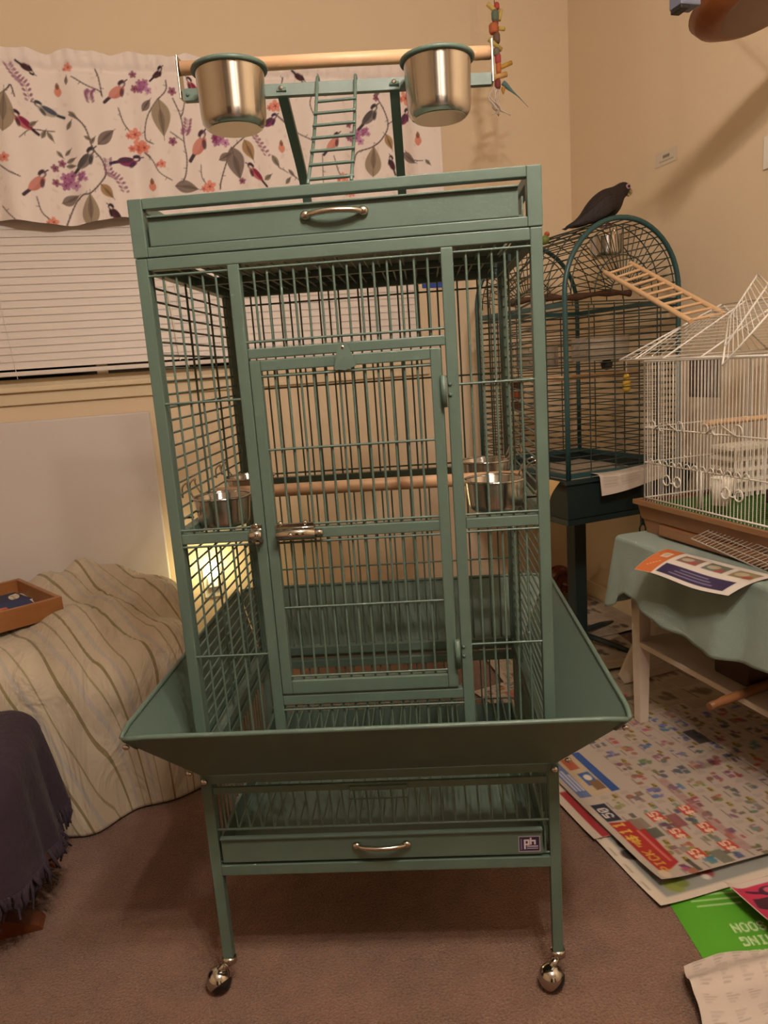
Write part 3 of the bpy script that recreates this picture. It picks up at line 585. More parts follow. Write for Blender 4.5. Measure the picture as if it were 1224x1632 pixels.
# ball casters
for sx, y, a in ((-1, .009, 205), (1, .009, 230), (-1, D-.009, 150), (1, D-.009, 20)):
    x = sx*(HB-.009); c = MB(); c.lathe([(.0, .066), (.012, .066), (.0135, .062), (.0135, .054), (.007, .050), (.0, .05)], 16, (x, y, 0))
    ca, sa = math.cos(R_(a)), math.sin(R_(a)); bx, by, br = x+.023*ca, y+.023*sa, .0235
    # chrome hood: part of a sphere cut by a tilted plane, black tread beyond it
    ax = Vector((ca*.25+sa*.55, sa*.25-ca*.55, .55)).normalized(); q = ax.to_track_quat('Z', 'Y'); rings = []
    for k in range(13):
        th = R_(2+k*9.2); rings.append([(Vector((bx, by, br))+q @ Vector((br*math.sin(th)*math.cos(f), br*math.sin(th)*math.sin(f), br*math.cos(th))))[:] for f in np.linspace(0, 2*math.pi, 24, False)])
    c.loft(rings, False); c.tube([(x, y, .055), (x+.012*ca, y+.012*sa, .046), (bx, by, .04)], .007, 10); c = c.build('caster', CHROME, cg)
    b = MB(); rings = []
    for k in range(9):
        th = R_(105+k*9.2); rings.append([(Vector((bx, by, br))+q @ Vector((br*.985*math.sin(th)*math.cos(f), br*.985*math.sin(th)*math.sin(f), br*.985*math.cos(th))))[:] for f in np.linspace(0, 2*math.pi, 24, False)])
    b.loft(rings).build('tread', BLACK, c)

# ---------------------------------------------------------------- dome-top cage on a pedestal in the corner
DG, DWR = GREEN_D, .0019
HW, HL, ZSP, ZLB = .228, .271, 1.284, .699
dm = thing('dome_cage', 'dark green dome-top bird cage on a pedestal in the corner', 'bird cage', (1.43, 2.427, 0), .10919)
dmw = Matrix.Translation((1.43, 2.427, 0)) @ Matrix.Rotation(.10919, 4, 'Z')
def arch(y, n=28): return [(-HW, y, ZLB), (-HW, y, .95)]+[(-HW*math.cos(a), y, ZSP+HW*math.sin(a)) for a in np.linspace(0, math.pi, n)]+[(HW, y, .95), (HW, y, ZLB)]
for y in (-HL, HL): MB().tube(arch(y), .0085, 10).build('arch_tube', DG, dm)
for z in (ZSP-.03, ZLB+.012):
    for y in (-HL, HL):
        if z < 1 or y > 0: MB().box(-HW, HW, y-.005, y+.005, z-.008, z+.008).build('rail', DG, dm)
    for x in (-HW, HW): MB().box(x-.005, x+.005, -HL, HL, z-.008, z+.008).build('rail', DG, dm)
wp = MB().box(-HW, HW, -HL-.003, -HL+.003, ZSP-.036, ZSP-.032).build('front_wires', DARKWIRE, dm)
bpn = MB().box(-HW, HW, HL-.003, HL+.003, ZSP-.05, ZSP-.046).build('back_wires', DARKWIRE, dm)
lp = MB().box(-HW-.003, -HW+.003, -HL, HL, ZSP-.05, ZSP-.046).build('left_wires', DARKWIRE, dm)
rp = MB().box(HW-.003, HW+.003, -HL, HL, ZSP-.05, ZSP-.046).build('right_wires', DARKWIRE, dm)
for i in range(26):
    z = ZLB+.03+i*.0212
    bar('bar', (-HW, -HL, z), (HW, -HL, z), DWR, DARKWIRE, wp, 6); bar('bar', (-HW, HL, z), (HW, HL, z), DWR, DARKWIRE, bpn, 6)
    bar('bar', (-HW, -HL, z), (-HW, HL, z), DWR, DARKWIRE, lp, 6); bar('bar', (HW, -HL, z), (HW, HL, z), DWR, DARKWIRE, rp, 6)
for x in (-.14, -.04, .06, .15): bar('bar', (x, -HL-.003, ZLB), (x, -HL-.003, ZSP-.03), DWR*1.1, DARKWIRE, wp, 6); bar('bar', (x, HL+.003, ZLB), (x, HL+.003, ZSP-.03), DWR*1.1, DARKWIRE, bpn, 6)
for y in (-.17, 0, .17):
    for s, pr in ((-1, lp), (1, rp)): bar('bar', (s*(HW+.003), y, ZLB), (s*(HW+.003), y, ZSP), DWR*1.1, DARKWIRE, pr, 6)
# the half-round gables: radial wires and concentric arcs
for y, pr in ((-HL, wp), (HL, bpn)):
    for k in range(1, 24):
        a = math.pi*k/24; bar('spoke', (.05*math.cos(a), y, ZSP+.05*math.sin(a)), ((HW-.022)*math.cos(a), y, ZSP+(HW-.022)*math.sin(a)), DWR*.95, DARKWIRE, pr, 6)
    for r in (.05, .115, HW-.022): MB().tube([(r*math.cos(a), y-.002, ZSP+r*math.sin(a)) for a in np.linspace(0, math.pi, 24)], DWR, 6).build('arc_wire', DARKWIRE, pr)
# barrel roof
rf = MB().tube([(-HW*math.cos(a), 0, ZSP+HW*math.sin(a)) for a in np.linspace(0, math.pi, 26)], DWR*1.2, 6).build('roof_wires', DARKWIRE, dm)
for k in range(1, 26):
    a = math.pi*k/26; bar('bar', (-HW*math.cos(a), -HL, ZSP+HW*math.sin(a)), (-HW*math.cos(a), HL, ZSP+HW*math.sin(a)), DWR, DARKWIRE, rf, 6)
for y in (-.18, -.09, .09, .18): MB().tube([(-HW*math.cos(a), y, ZSP+HW*math.sin(a)) for a in np.linspace(0, math.pi, 26)], DWR, 6).build('arc_wire', DARKWIRE, rf)
# tray, pedestal
tr = MB(); W2, L2 = .262, .305
tr.loft([[(-W2+.02, -L2+.02, .572), (W2-.02, -L2+.02, .572), (W2-.02, L2-.02, .572), (-W2+.02, L2-.02, .572)], [(-W2, -L2, .690), (W2, -L2, .690), (W2, L2, .690), (-W2, L2, .690)],
         [(-W2-.008, -L2-.008, .692), (W2+.008, -L2-.008, .692), (W2+.008, L2+.008, .692), (-W2-.008, L2+.008, .692)], [(-W2-.008, -L2-.008, .702), (W2+.008, -L2-.008, .702), (W2+.008, L2+.008, .702), (-W2-.008, L2+.008, .702)],
         [(-HW-.004, -HL-.004, .700), (HW+.004, -HL-.004, .700), (HW+.004, HL+.004, .700), (-HW-.004, HL+.004, .700)], [(-HW, -HL, .668), (HW, -HL, .668), (HW, HL, .668), (-HW, HL, .668)]], True, False)
tr.build('tray', BLACKT, dm)
bs2 = MB(); bs2.box(-.24, .24, -.28, .28, .548, .571, .003); bs2.build('stand_plate', BLACKT, dm)
MB().box(-.026, .026, -.026, .026, .03, .55, .003).build('post', BLACKT, dm)
for a in (20, 110, 200, 290):
    c, s = math.cos(R_(a)), math.sin(R_(a)); MB().tube([(0, 0, .045), (.16*c, .16*s, .03), (.245*c, .245*s, .012)], .0115, 8).build('foot', BLACKT, dm)
hk = MB().box(.03, .045, -.318, -.309, .52, .66, .001).tube([(.038+.013*math.cos(a), -.313, .505+.017*math.sin(a)) for a in np.linspace(0, 6.283, 16, False)], .003, 6, True).build('latch_hook', BLACKT, dm)
MB().tube(smooth_path([(-.225, .06, 1.29), (-.1, .03, 1.302), (0, 0, 1.296), (.12, -.03, 1.305), (.225, -.04, 1.30)], 5), [.011+.003*math.sin(i*1.3) for i in range(21)], 10).build('branch_perch', BRANCHM, dm)
MB().tube([(-.225, -.08, 1.02), (.225, -.08, 1.02)], .009, 10).build('dowel_perch', DOWEL, dm)
# papers lining the tray, one drooping over its front edge
def mono_paper(w, h, seed, res=.006, bg='#b5a996', dens=1.0):
    r = np.random.default_rng(seed); cv = Cv(w, h, res, bg)
    y = .012
    while y < h-.03:
        x = .012; hh = r.uniform(.03, .09)
        while x < w-.03:
            ww = r.uniform(.04, .09); k = r.random()
            if k < .22*dens:
                cc = ['#4c433d', '#5e544c', '#6a5c50', '#6b4038'][int(r.integers(4))]
                for q in range(5): cv.ell(min(x+ww*r.uniform(.1, .9), w-.02), min(y+hh*r.uniform(.1, .9), h-.015), ww*r.uniform(.12, .35), hh*r.uniform(.08, .25), r.uniform(-30, 30), cc, .8)
                cv.rect(x, min(y+hh, h-.015), min(x+ww, w-.01), min(y+hh, h-.015)+.005, '#3d3630', .8)
            else:
                for yy in np.arange(y, min(y+hh, h-.012), .0085): cv.rect(x, yy, min(x+ww*r.uniform(.7, 1), w-.01), yy+.003, '#6d6258', .5)
            x += ww+.008
        y += hh+.010
    return cv
cv = mono_paper(.44, .53, 3, .007); o = print_mesh('tray_paper', cv, lambda u, v: (-.22+u, -.265+v, .674+.004*np.sin(u*21)*np.cos(v*17)), PRINT, label='newspaper sheet lining the tray of the dark green dome cage', cat='newspaper'); o.matrix_world = dmw
cv = mono_paper(.27, .13, 4, .005, '#cdbfb2')
def droop(u, v):
    s = v-.05; over = np.clip(s, 0, None); return (-.145+u, -.262-np.minimum(v, .05)-np.minimum(over, .012)-.10*over**1.2*0-.12*np.clip(over-.012, 0, 1), .714-.55*np.clip(over-.004, 0, 1)-.10*(.27-u)*np.clip(over, 0, 1)/.08-.004*np.sin(u*19))
o = print_mesh('tray_paper', cv, droop, PRINT, label='folded newspaper drooping over the front rim of the dome cage tray', cat='newspaper'); o.matrix_world = dmw
cv = Cv(.09, .06, .004, '#c4a06a'); o = print_mesh('tray_paper', cv, lambda u, v: (-.275-.02*np.sin(v*30)-v*.35, -.20-u, .704-.9*v), PRINT, label='tan paper scrap hanging over the left rim of the dome cage tray', cat='paper'); o.matrix_world = dmw
# cups and toys of the dome cage
def place(P): return dmw @ Vector(P)
c = thing('steel_cup', 'steel cup hooked high inside the round front of the dome cage', 'cup', place((-.018, -HL+.058, 1.462)), .109)
cup_mesh(.053, .062, .97).build('cup_body', STEEL, c)
for dx in (-.02, .02): MB().tube(smooth_path([(dx, -.048, .0), (dx, -.055, .016), (dx, -.062, .014), (dx, -.063, .002)], 3), .0014, 6).build('hook', CHROME, c)
CLEAR = mat('clear_plastic', '#b7aa98', .25, alpha=.45)
for x, y, z, w_, lab in ((-.055, -HL+.05, 1.075, .085, 'clear plastic feeder box clipped inside the front of the dome cage'), (-.165, -.02, 1.06, .06, 'small clear feeder box on the left wires of the dome cage')):
    c = thing('feeder_box', lab, 'feeder', place((x, y, z)), .109)
    b = MB()
    for a in ((-w_, w_, -.04, -.037, 0, .075), (-w_, w_, .037, .04, 0, .075), (-w_, -w_+.003, -.04, .04, 0, .075), (w_-.003, w_, -.04, .04, 0, .075), (-w_, w_, -.04, .04, 0, .004)): b.box(*a)
    b.build('box_walls', CLEAR, c); MB().box(-w_+.004, w_-.004, -.036, .036, .004, .022).build('seed_fill', mat('seed_mix', '#5a3d26', .9, bump=.8, bscale=400, vary=.4, vscale=200), c)
    MB().lathe([(.012, -.001), (.02, -.012), (.016, -.03), (.0, -.034)], 12, (w_*.3, 0, 0)).build('knob', mat('dark_plastic', '#2b2420', .5), c)
c = thing('plush_toy', 'small yellow toy dangling inside the front of the dome cage', 'bird toy', place((.035, -HL+.03, .985)), .1)
YEL = mat('yellow_toy', '#c9a236', .7); b = MB(); b.sphere((0, 0, 0), .02, 12, 8, (.8, .6, 1.2)); b.build('toy_body', YEL, c); MB().sphere((0, 0, .028), .011).build('toy_head', YEL, c); bar('cord', (0, 0, .035), (0, 0, .10), .001, PLASTW, c, 6)
c = thing('wooden_perch_block', 'reddish wooden block toy hanging low at the left of the dome cage', 'bird toy', place((-.18, .1, 1.0)), .3)
for k, (m_, z) in enumerate(((REDWOOD, 0), (mat('orange_wood', '#a8562a', .6), -.035), (REDWOOD, -.07))): MB().box(-.03, .03, -.012, .012, z-.014, z+.014, .002).build('wood_block', m_, c)
bar('cord', (0, 0, 0), (0, 0, .16), .001, PLASTW, c, 6)

# parrot on the dome: one lofted body, facing right
bd = thing('parrot', 'dark brown parrot with a pink eye ring standing on the dome cage', 'parrot', (1.413, 2.2, 1.498), R_(-4))
FEATH = mat('dark_feathers', '#21140f', .75, bump=.7, bscale=90, vary=.35, vscale=40)
spine = [(-.128, 0, -.006, .004, .010), (-.112, 0, .000, .007, .017), (-.088, 0, .008, .010, .020), (-.064, 0, .020, .019, .024), (-.040, 0, .033, .034, .032), (-.012, 0, .048, .044, .038), (.014, 0, .061, .047, .040), (.034, 0, .075, .043, .037), (.049, 0, .088, .031, .028), (.060, 0, .097, .0245, .024), (.070, 0, .1035, .0245, .0235), (.080, 0, .106, .0225, .022), (.088, 0, .1055, .016, .016), (.093, 0, .1035, .008, .009), (.095, 0, .102, .003, .004)]
P = [Vector(s[:3]) for s in spine]; rings = []
for i, s in enumerate(spine):
    T = (P[min(i+1, len(P)-1)]-P[max(i-1, 0)]).normalized(); N = T.cross(Vector((0, 1, 0))).normalized()*-1
    rings.append([(P[i]+Vector((0, 1, 0))*s[4]*math.cos(a)+N*s[3]*math.sin(a))[:] for a in np.linspace(0, 2*math.pi, 20, False)])
b = MB().loft(rings); body = b.build('body', FEATH, bd); m_ = body.modifiers.new('s', 'SUBSURF'); m_.levels = m_.render_levels = 1
for sg in (-1, 1):
    wg = MB(); rr = []
    for k, (x, z, h_, y) in enumerate(((.034, .075, .010, .033), (.018, .063, .024, .038), (-.012, .046, .027, .0385), (-.045, .026, .021, .031), (-.078, .010, .013, .022), (-.105, .000, .006, .014), (-.116, -.003, .002, .010))):
        rr.append([(x-.3*h_*math.sin(a), sg*(y+.0045*math.cos(a)), z+h_*math.sin(a)) for a in np.linspace(0, 2*math.pi, 12, False)])
    wg.loft(rr).build('wing', mat('wing_feathers', '#1c1210', .7, bump=.6, bscale=120, vary=.3, vscale=60) if sg < 0 else MATS['wing_feathers'], bd)
    ey = MB().lathe([(.0, .003), (.0042, .0028), (.0080, .001), (.0086, -.001)], 16)
    e = ey.build('eye_ring', MATS.get('pink_skin') or mat('pink_skin', '#b08a92', .6), bd); e.location = (.079, sg*.0222, .109); e.rotation_euler = (R_(90*sg*-1), 0, 0)
    MB().sphere((0, 0, .0022), .0042, 10, 7).build('pupil', BLACK, e)
    MB().tube([(.012, sg*.018, .028), (.008, sg*.018, .008), (.004, sg*.019, -.006)], .005, 8).build('leg', MATS['pink_skin'], bd)
    ft = MB()
    for da in (-.5, 0, .5): ft.tube([(.004, sg*.019, -.006), (.018, sg*.019+.014*da, -.004), (.027, sg*.019+.02*da, -.010)], [.003, .0026, .0014], 6)
    ft.build('foot', MATS['pink_skin'], bd)
MB().tube(smooth_path([(.088, 0, .104), (.0965, 0, .101), (.1, 0, .093), (.098, 0, .086)], 4), [.009, .0088, .0085, .008, .0075, .007, .0065, .006, .005, .004, .003, .002, .001], 10).build('beak', mat('horn_beak', '#a8966a', .4), bd)
MB().tube(smooth_path([(.086, 0, .093), (.092, 0, .086), (.093, 0, .083)], 3), [.006, .006, .0055, .005, .004, .003, .002], 8).build('lower_beak', MATS['horn_beak'], bd)
tl = MB()
for k in range(7):
    dy = (k-3)*.0055; tl.loft([[(-.085, dy*.6-.005, .012), (-.085, dy*.6+.005, .012), (-.085, dy*.6+.005, .009), (-.085, dy*.6-.005, .009)], [(-.120-.006*(3-abs(k-3)), dy-.005, -.008), (-.120-.006*(3-abs(k-3)), dy+.005, -.008), (-.120-.006*(3-abs(k-3)), dy+.005, -.010), (-.120-.006*(3-abs(k-3)), dy-.005, -.010)]], True, False)
tl.build('tail_feathers', MATS['wing_feathers'], bd)
# small bird / toy seen at the far end of the dome
c = thing('plush_toy', 'tiny green and red figure clipped on top of the dome cage behind the post', 'bird toy', place((-.14, -.05, 1.47)), .1)
MB().sphere((0, 0, .012), .014, 12, 8, (1, 1, 1.1)).build('toy_body', mat('toy_green', '#6f7d3e', .7), c); MB().sphere((.008, 0, .03), .009).build('toy_head', mat('toy_red', '#a8552c', .7), c)

# wooden ladder from the dome to the roof of the white cage
lad = thing('wooden_ladder', 'small pale wooden ladder leaning from the dome cage onto the white cage', 'ladder', (1.40, 1.70, 1.17))
top = [(-.042, .405, .172), (.050, .405, .196)]; bot = [(-.054, -.01, -.006), (.052, -.01, .006)]
for a, b_ in zip(top, bot): bar('rail', b_, a, .0072, PINE, lad, 10)
for k in range(11):
    f = .02+k*.094; a = [bot[0][i]+(top[0][i]-bot[0][i])*f for i in range(3)]; b_ = [bot[1][i]+(top[1][i]-bot[1][i])*f for i in range(3)]; bar('rung', a, b_, .0042, PINE, lad)

# ---------------------------------------------------------------- table, cloth, white cage
TX0, TX1, TY0, TY1, TZ = 1.215, 1.735, .95, 1.835, .572
tb = thing('side_table', 'white wooden side table with a lower shelf by the right wall', 'table', ((TX0+TX1)/2, (TY0+TY1)/2, 0)); ox, oy = (TX0+TX1)/2, (TY0+TY1)/2
MB().box(TX0-ox, TX1-ox, TY0-oy, TY1-oy, TZ-.022, TZ, .003).build('tabletop', WHITEP, tb)
for x in (1.262, TX1-.045):
    for y in (TY0+.04, 1.79): MB().loft([[(x-ox+a*.014, y-oy+b_*.014, 0) for a, b_ in ((-1, -1), (1, -1), (1, 1), (-1, 1))], [(x-ox+a*.022, y-oy+b_*.022, TZ-.022) for a, b_ in ((-1, -1), (1, -1), (1, 1), (-1, 1))]], True, False).build('leg', WHITEP, tb)
MB().box(1.245-ox, TX1-.03-ox, TY0+.03-oy, 1.80-oy, .252, .268, .002).build('shelf', WHITEP, tb)
ap = MB(); ap.box(1.27-ox, 1.28-ox, TY0+.05-oy, 1.78-oy, .50, TZ-.022); ap.box(1.28-ox, TX1-.05-ox, 1.78-oy, 1.79-oy, .50, TZ-.022); ap.build('apron', WHITEP, tb)
# draped surface: rounded footprint, concentric rings that fall over the edge
def drape(name, cx, cy, hx, hy, rad, H_, hem, fold, nfold, flare, m, res=(180, 34), top=None, seed=1, uvscale=1, edge=.03, **kw):
    n, k = res; r = np.random.default_rng(seed); ph = r.uniform(0, 6.28, 6); pts = []
    tt = np.linspace(0, 2*math.pi, 4*n//4, False); outline = []
    # rounded rectangle by arc length
    per = []
    for qx, qy, a0 in ((1, 1, 0), (-1, 1, 90), (-1, -1, 180), (1, -1, 270)):
        for a in np.linspace(a0, a0+90, 14): per.append((qx*(hx-rad)+rad*math.cos(R_(a)), qy*(hy-rad)+rad*math.sin(R_(a)), math.cos(R_(a)), math.sin(R_(a))))
    per.append(per[0]); per = np.array(per); sl = np.concatenate([[0], np.cumsum(np.hypot(*np.diff(per[:, :2], axis=0).T))]); s = np.linspace(0, sl[-1], n, False)
    ox_, oy_, nx_, ny_ = [np.interp(s, sl, per[:, j]) for j in range(4)]
    f1 = np.sin(2*math.pi*nfold*s/sl[-1]+ph[0]+1.2*np.sin(2*math.pi*3*s/sl[-1]+ph[1])); f2 = np.sin(2*math.pi*nfold*2.3*s/sl[-1]+ph[2]); hv = hem if not callable(hem) else hem(ox_+cx, oy_+cy)
    V = []; UV = []; ks = list(np.linspace(.0, 1, 22)**.8); ix, iy = ox_-nx_*edge, oy_-ny_*edge
    for q in ks:
        X = ix*q; Y = iy*q; Z = np.full(n, H_); Z = Z+(top(X+cx, Y+cy) if top else 0)
        V.append(np.stack([X+cx, Y+cy, Z], -1)); UV.append(np.stack([X, Y], -1))
    z0 = H_+(top(ix+cx, iy+cy) if top else np.zeros(n)); c7 = 7
    for j in range(1, c7+k+1):
        if j <= c7: a = j/c7*math.pi/2; out = edge*(math.sin(a)-1)+0*s; d = edge*(1-math.cos(a))+0*s; arc = edge*a; g = 0*s
        else: g = ((j-c7)/k)+0*s; d = edge+g*(z0-hv-edge); out = 0*s; arc = edge*math.pi/2+d-edge
        out = out+flare*g+fold*(g**.7)*(f1+.4*f2)+fold*.25*f1*(j/c7 if j < c7 else 1)
        V.append(np.stack([ox_+nx_*out+cx, oy_+ny_*out+cy, z0-d], -1)); UV.append(np.stack([ix+nx_*arc, iy+ny_*arc], -1))
    V = np.concatenate(V); UV = np.concatenate(UV); K = len(ks)+k+7; F = []
    for i in range(K-1):
        for j in range(n): F.append((i*n+j, i*n+(j+1) % n, (i+1)*n+(j+1) % n, (i+1)*n+j))
    me = bpy.data.meshes.new(name); me.from_pydata(V.tolist(), [], F); ul = me.uv_layers.new(name='cloth'); li = np.empty(len(me.loops), np.int32); me.loops.foreach_get('vertex_index', li); ul.data.foreach_set('uv', (UV[li]*uvscale).astype(np.float32).ravel())
    me.polygons.foreach_set('use_smooth', np.ones(len(me.polygons), bool)); o = obj(name, me, m, **kw); md = o.modifiers.new('thick', 'SOLIDIFY'); md.thickness = .003; md.offset = 0; return o
CLOTH = mat('sage_cloth', '#8b9d92', .95, bump=.5, bscale=500, vary=.06, vscale=12, sheen=.2)
drape('tablecloth', (TX0+TX1)/2, (TY0+TY1)/2, (TX1-TX0)/2+.012, (TY1-TY0)/2+.012, .03, TZ+.006, lambda x, y: .41+.03*np.sin(y*7+1)-.06*np.clip((y-1.76)/.08, 0, 1)*(x < 1.3)-.02*(y > 1.8), .010, 13, .028, CLOTH, (260, 20), seed=5, edge=.012, label='pale sage green cloth draped over the white side table', cat='tablecloth')
# bird cage on the table
WX, WX2, WY, WY2, WZ, WZT = 1.30, 1.66, 1.24, 1.825, .682, 1.068
wc = thing('white_cage', 'white wire bird cage with a tan base on the cloth-covered table', 'bird cage', ((WX+WX2)/2, (WY+WY2)/2, TZ+.008)); wo = Vector(wc.location)
def wl(p): return Vector(p)-wo
def wbar(name, a, b_, r, par, m=WHITEW, n=6): return bar(name, wl(a), wl(b_), r, m, par, n)
pb = MB(); z0 = 0
def rect(x0, x1, y0, y1, z): return [tuple(wl(p)) for p in ((x0, y0, z), (x1, y0, z), (x1, y1, z), (x0, y1, z))]
pb.loft([rect(WX+.005, WX2-.005, WY+.005, WY2-.005, .5805), rect(WX-.002, WX2+.002, WY-.002, WY2+.002, .618), rect(WX-.006, WX2+.006, WY-.006, WY2+.006, .622), rect(WX-.014, WX2+.014, WY-.014, WY2+.014, .662), rect(WX-.024, WX2+.024, WY-.024, WY2+.024, .664), rect(WX-.024, WX2+.024, WY-.024, WY2+.024, .677), rect(WX-.012, WX2+.012, WY-.012, WY2+.012, .677), rect(WX-.006, WX2+.006, WY-.006, WY2+.006, .628)], True, False)
pb = pb.build('base_pan', BROWNP, wc); MB().box(*[v for v in (WX-.012-wo.x, WX+.01-wo.x, 1.28-wo.y, 1.745-wo.y, .587-wo.z, .617-wo.z)], .002).build('drawer', BROWNP, pb)
gg = MB()
for i in range(30): y = WY+.02+i*(WY2-WY-.04)/29; gg.box(WX+.004-wo.x, WX2-.004-wo.x, y-.0022-wo.y, y+.0022-wo.y, .664-wo.z, .669-wo.z)
gg.build('floor_grille', GREENP, pb, kind='stuff')
faces = {}
for nm, a, b_, n in (('left_wires', (WX, WY), (WX, WY2), 48), ('right_wires', (WX2, WY), (WX2, WY2), 48), ('far_wires', (WX, WY2), (WX2, WY2), 30), ('near_wires', (WX, WY), (WX2, WY), 30)):
    A, B_ = Vector((*a, 0)), Vector((*b_, 0)); nn = Vector((0, 0, .0018)); pr = MB().tube([wl(A+Vector((0, 0, WZ))), wl(B_+Vector((0, 0, WZ)))], .0026, 6).build(nm, WHITEW, wc); faces[nm] = pr; wbar('top_rail', (A.x, A.y, WZT), (B_.x, B_.y, WZT), .0024, pr)
    for i in range(n+1):
        P_ = A+(B_-A)*(i/n); wbar('bar', (P_.x, P_.y, WZ-.008), (P_.x, P_.y, WZT), .0011 if i % n else .0024, pr)
    for z in (.785, .884): wbar('rail', (A.x, A.y, z), (B_.x, B_.y, z), .0019, pr)
lf = faces['left_wires']
def swirl(y, z, L_, par, pairs=2):
    b = MB()
    for k in range(pairs):
        yc = y-k*L_; b.tube(smooth_path([(WX-.004-wo.x, yc+.5*L_*math.cos(a)*(1-.0*i)-wo.y+.018*math.cos(a)-.5*L_, z+.012*math.sin(a)-wo.z) for i, a in enumerate(np.linspace(0, 5.2, 9))], 3), .0018, 6)
    return b.build('scroll_wire', WHITEW, par)
def ring_(y, z, r, a0, a1, n=10): return [(WX-.004-wo.x, y+r*math.cos(a)-wo.y, z+r*math.sin(a)-wo.z) for a in np.linspace(a0, a1, n)]
for yc, z in ((1.73, .892), (1.52, .895)):
    b = MB(); b.tube(ring_(yc+.055, z, .013, -.6, 4.2)+ring_(yc+.015, z-.002, .011, 1.6, -2.2)[0:], .0016, 6); b.tube(ring_(yc-.06, z+.002, .014, 3.8, -1.2)+[(WX-.004-wo.x, yc-.005-wo.y, z+.012-wo.z)], .0016, 6); b.build('scroll_wire', WHITEW, lf)
for yc, z in ((1.70, .745), (1.475, .742)):
    b = MB()
    for s in (-1, 1): b.tube(ring_(yc+s*.022, z, .014, 0, 6.283, 16), .0022, 6)
    b.tube([(WX-.004-wo.x, yc-.01-wo.y, z-.006-wo.z), (WX-.004-wo.x, yc+.01-wo.y, z-.006-wo.z)], .002, 6); b.build('scroll_wire', WHITEW, lf)
for k in range(13): MB().tube(ring_(1.79-k*.03, .787, .011, 0, math.pi, 8), .0015, 6).build('loop_wire', WHITEW, lf)
wd_ = MB()   # side door outline with a solid seed-guard tile behind it
for a, b_ in (((1.585, .69), (1.585, .785)), ((1.60, .69), (1.60, .785))): wd_.tube([wl((WX-.003, a[0], a[1])), wl((WX-.003, b_[0], b_[1]))], .0022, 6)
wd_.build('door_frame', WHITEW, lf)
# roof: left slope with overhang, ridge, right slope, raised roof door
rw = MB().tube([wl((1.22, WY-.02, 1.072)), wl((1.22, WY2, 1.076))], .0026, 6).tube([wl((1.22, WY2, 1.076)), wl((1.47, WY2-.10, 1.205))], .0026, 6).tube([wl((1.47, WY2-.10, 1.205)), wl((1.47, WY+.08, 1.205))], .0026, 6).tube([wl((1.72, WY-.02, 1.072)), wl((1.72, WY2, 1.076))], .0026, 6).tube([wl((1.72, WY2, 1.076)), wl((1.47, WY2-.10, 1.205))], .0026, 6).tube([wl((1.22, WY2, 1.076)), wl((1.72, WY2, 1.076))], .0026, 6).build('roof_frame', WHITEW, wc)
for i in range(15):
    f = (i+1)/16; x = 1.22+.25*f; z = 1.074+.131*f; wbar('roof_bar', (x, WY2-.10*f, z), (x, 1.50, z), .001, rw); x = 1.72-.25*f; wbar('roof_bar', (x, WY2-.10*f, z), (x, WY+.08*f, z), .001, rw)
    xx = 1.22+.5*f; zz = 1.076+.129*min(f, 1-f)*1.8*.55; wbar('roof_bar', (xx, WY2, 1.076), (1.47+(xx-1.47)*.02, WY2-.10, 1.205), .001, rw)
for y in (1.76, 1.64, 1.50): wbar('roof_rib', (1.22, y, 1.074), (1.47 if y < 1.7 else 1.37, y, 1.205 if y < 1.7 else 1.153), .0024, rw)
A_, B_, C_, D_ = Vector((1.246, 1.45, 1.095)), Vector((1.341, 1.55, 1.160)), Vector((1.425, 1.55, 1.262)), Vector((1.362, 1.45, 1.228))
ext = (D_-C_); D2 = D_+ext*1.2; A2 = A_+(A_-B_)*.6
fd_ = MB().tube([wl(A_), wl(D_)], .0024, 6).tube([wl(B_), wl(C_)], .0024, 6).tube([wl(C_), wl(D_), wl(D2)], .0024, 6).tube([wl(B_), wl(A_), wl(A2)], .0022, 6).tube([wl(A2), wl(D2)], .0024, 6).build('roof_door', WHITEW, wc)
for i in range(1, 11): f = i/11; wbar('door_bar', B_+(C_-B_)*f, A2+(D2-A2)*f, .001, fd_)
# things in the white cage
MB().tube([wl((WX+.002, 1.585, .907)), wl((WX2-.002, 1.60, .905))], .0075, 10).build('cage_perch', PINE, wc)
MB().tube([wl((WX+.09, 1.42, .70)), wl((WX2-.05, 1.55, .705))], .011, 10).build('cage_perch', PINE, wc)
c = thing('seed_cup', 'white plastic seed cup hooked inside the left wires of the white cage', 'cup', (WX+.035, 1.555, .70)); MB().lathe([(.0, 0), (.022, 0), (.028, .07), (.026, .07), (.021, .004), (.0, .004)], 20).build('cup_body', PLASTW, c)
c = thing('seed_basket', 'white plastic lattice basket standing inside the white cage', 'basket', (1.585, 1.765, .672))
for i in range(5): MB().box(-.07, .07, -.05, .05, .012+i*.03, .022+i*.03).build('basket_band', PLASTW, c)
for i in range(8): MB().box(-.07+i*.0195, -.0635+i*.0195, -.052, -.046, 0, .15).build('basket_stave', PLASTW, c)
c = thing('feeder_box', 'white plastic feeder box on the near left wires of the white cage', 'feeder', (WX+.04, 1.315, .80))
MB().box(-.022, .026, -.035, .035, 0, .14, .004).build('feeder_body', PLASTW, c); bar('hook', (.026, 0, .14), (.034, 0, .16), .002, PLASTW, c)
c = thing('bird_toy', 'dark rounded toy by the end of the low perch in the white cage', 'bird toy', (1.40, 1.445, .718), R_(20))
b = MB(); b.loft([[(x, r*math.cos(a), z+r*math.sin(a)) for a in np.linspace(0, 6.283, 12, False)] for x, z, r in ((-.04, .006, .003), (-.032, .010, .012), (-.015, .016, .02), (.0, .018, .023), (.018, .016, .02), (.03, .012, .011), (.036, .010, .003))]); b.build('toy_body', FEATH, c); bar('cord', (0, 0, .035), (0, 0, .34), .001, PLASTW, c, 6)
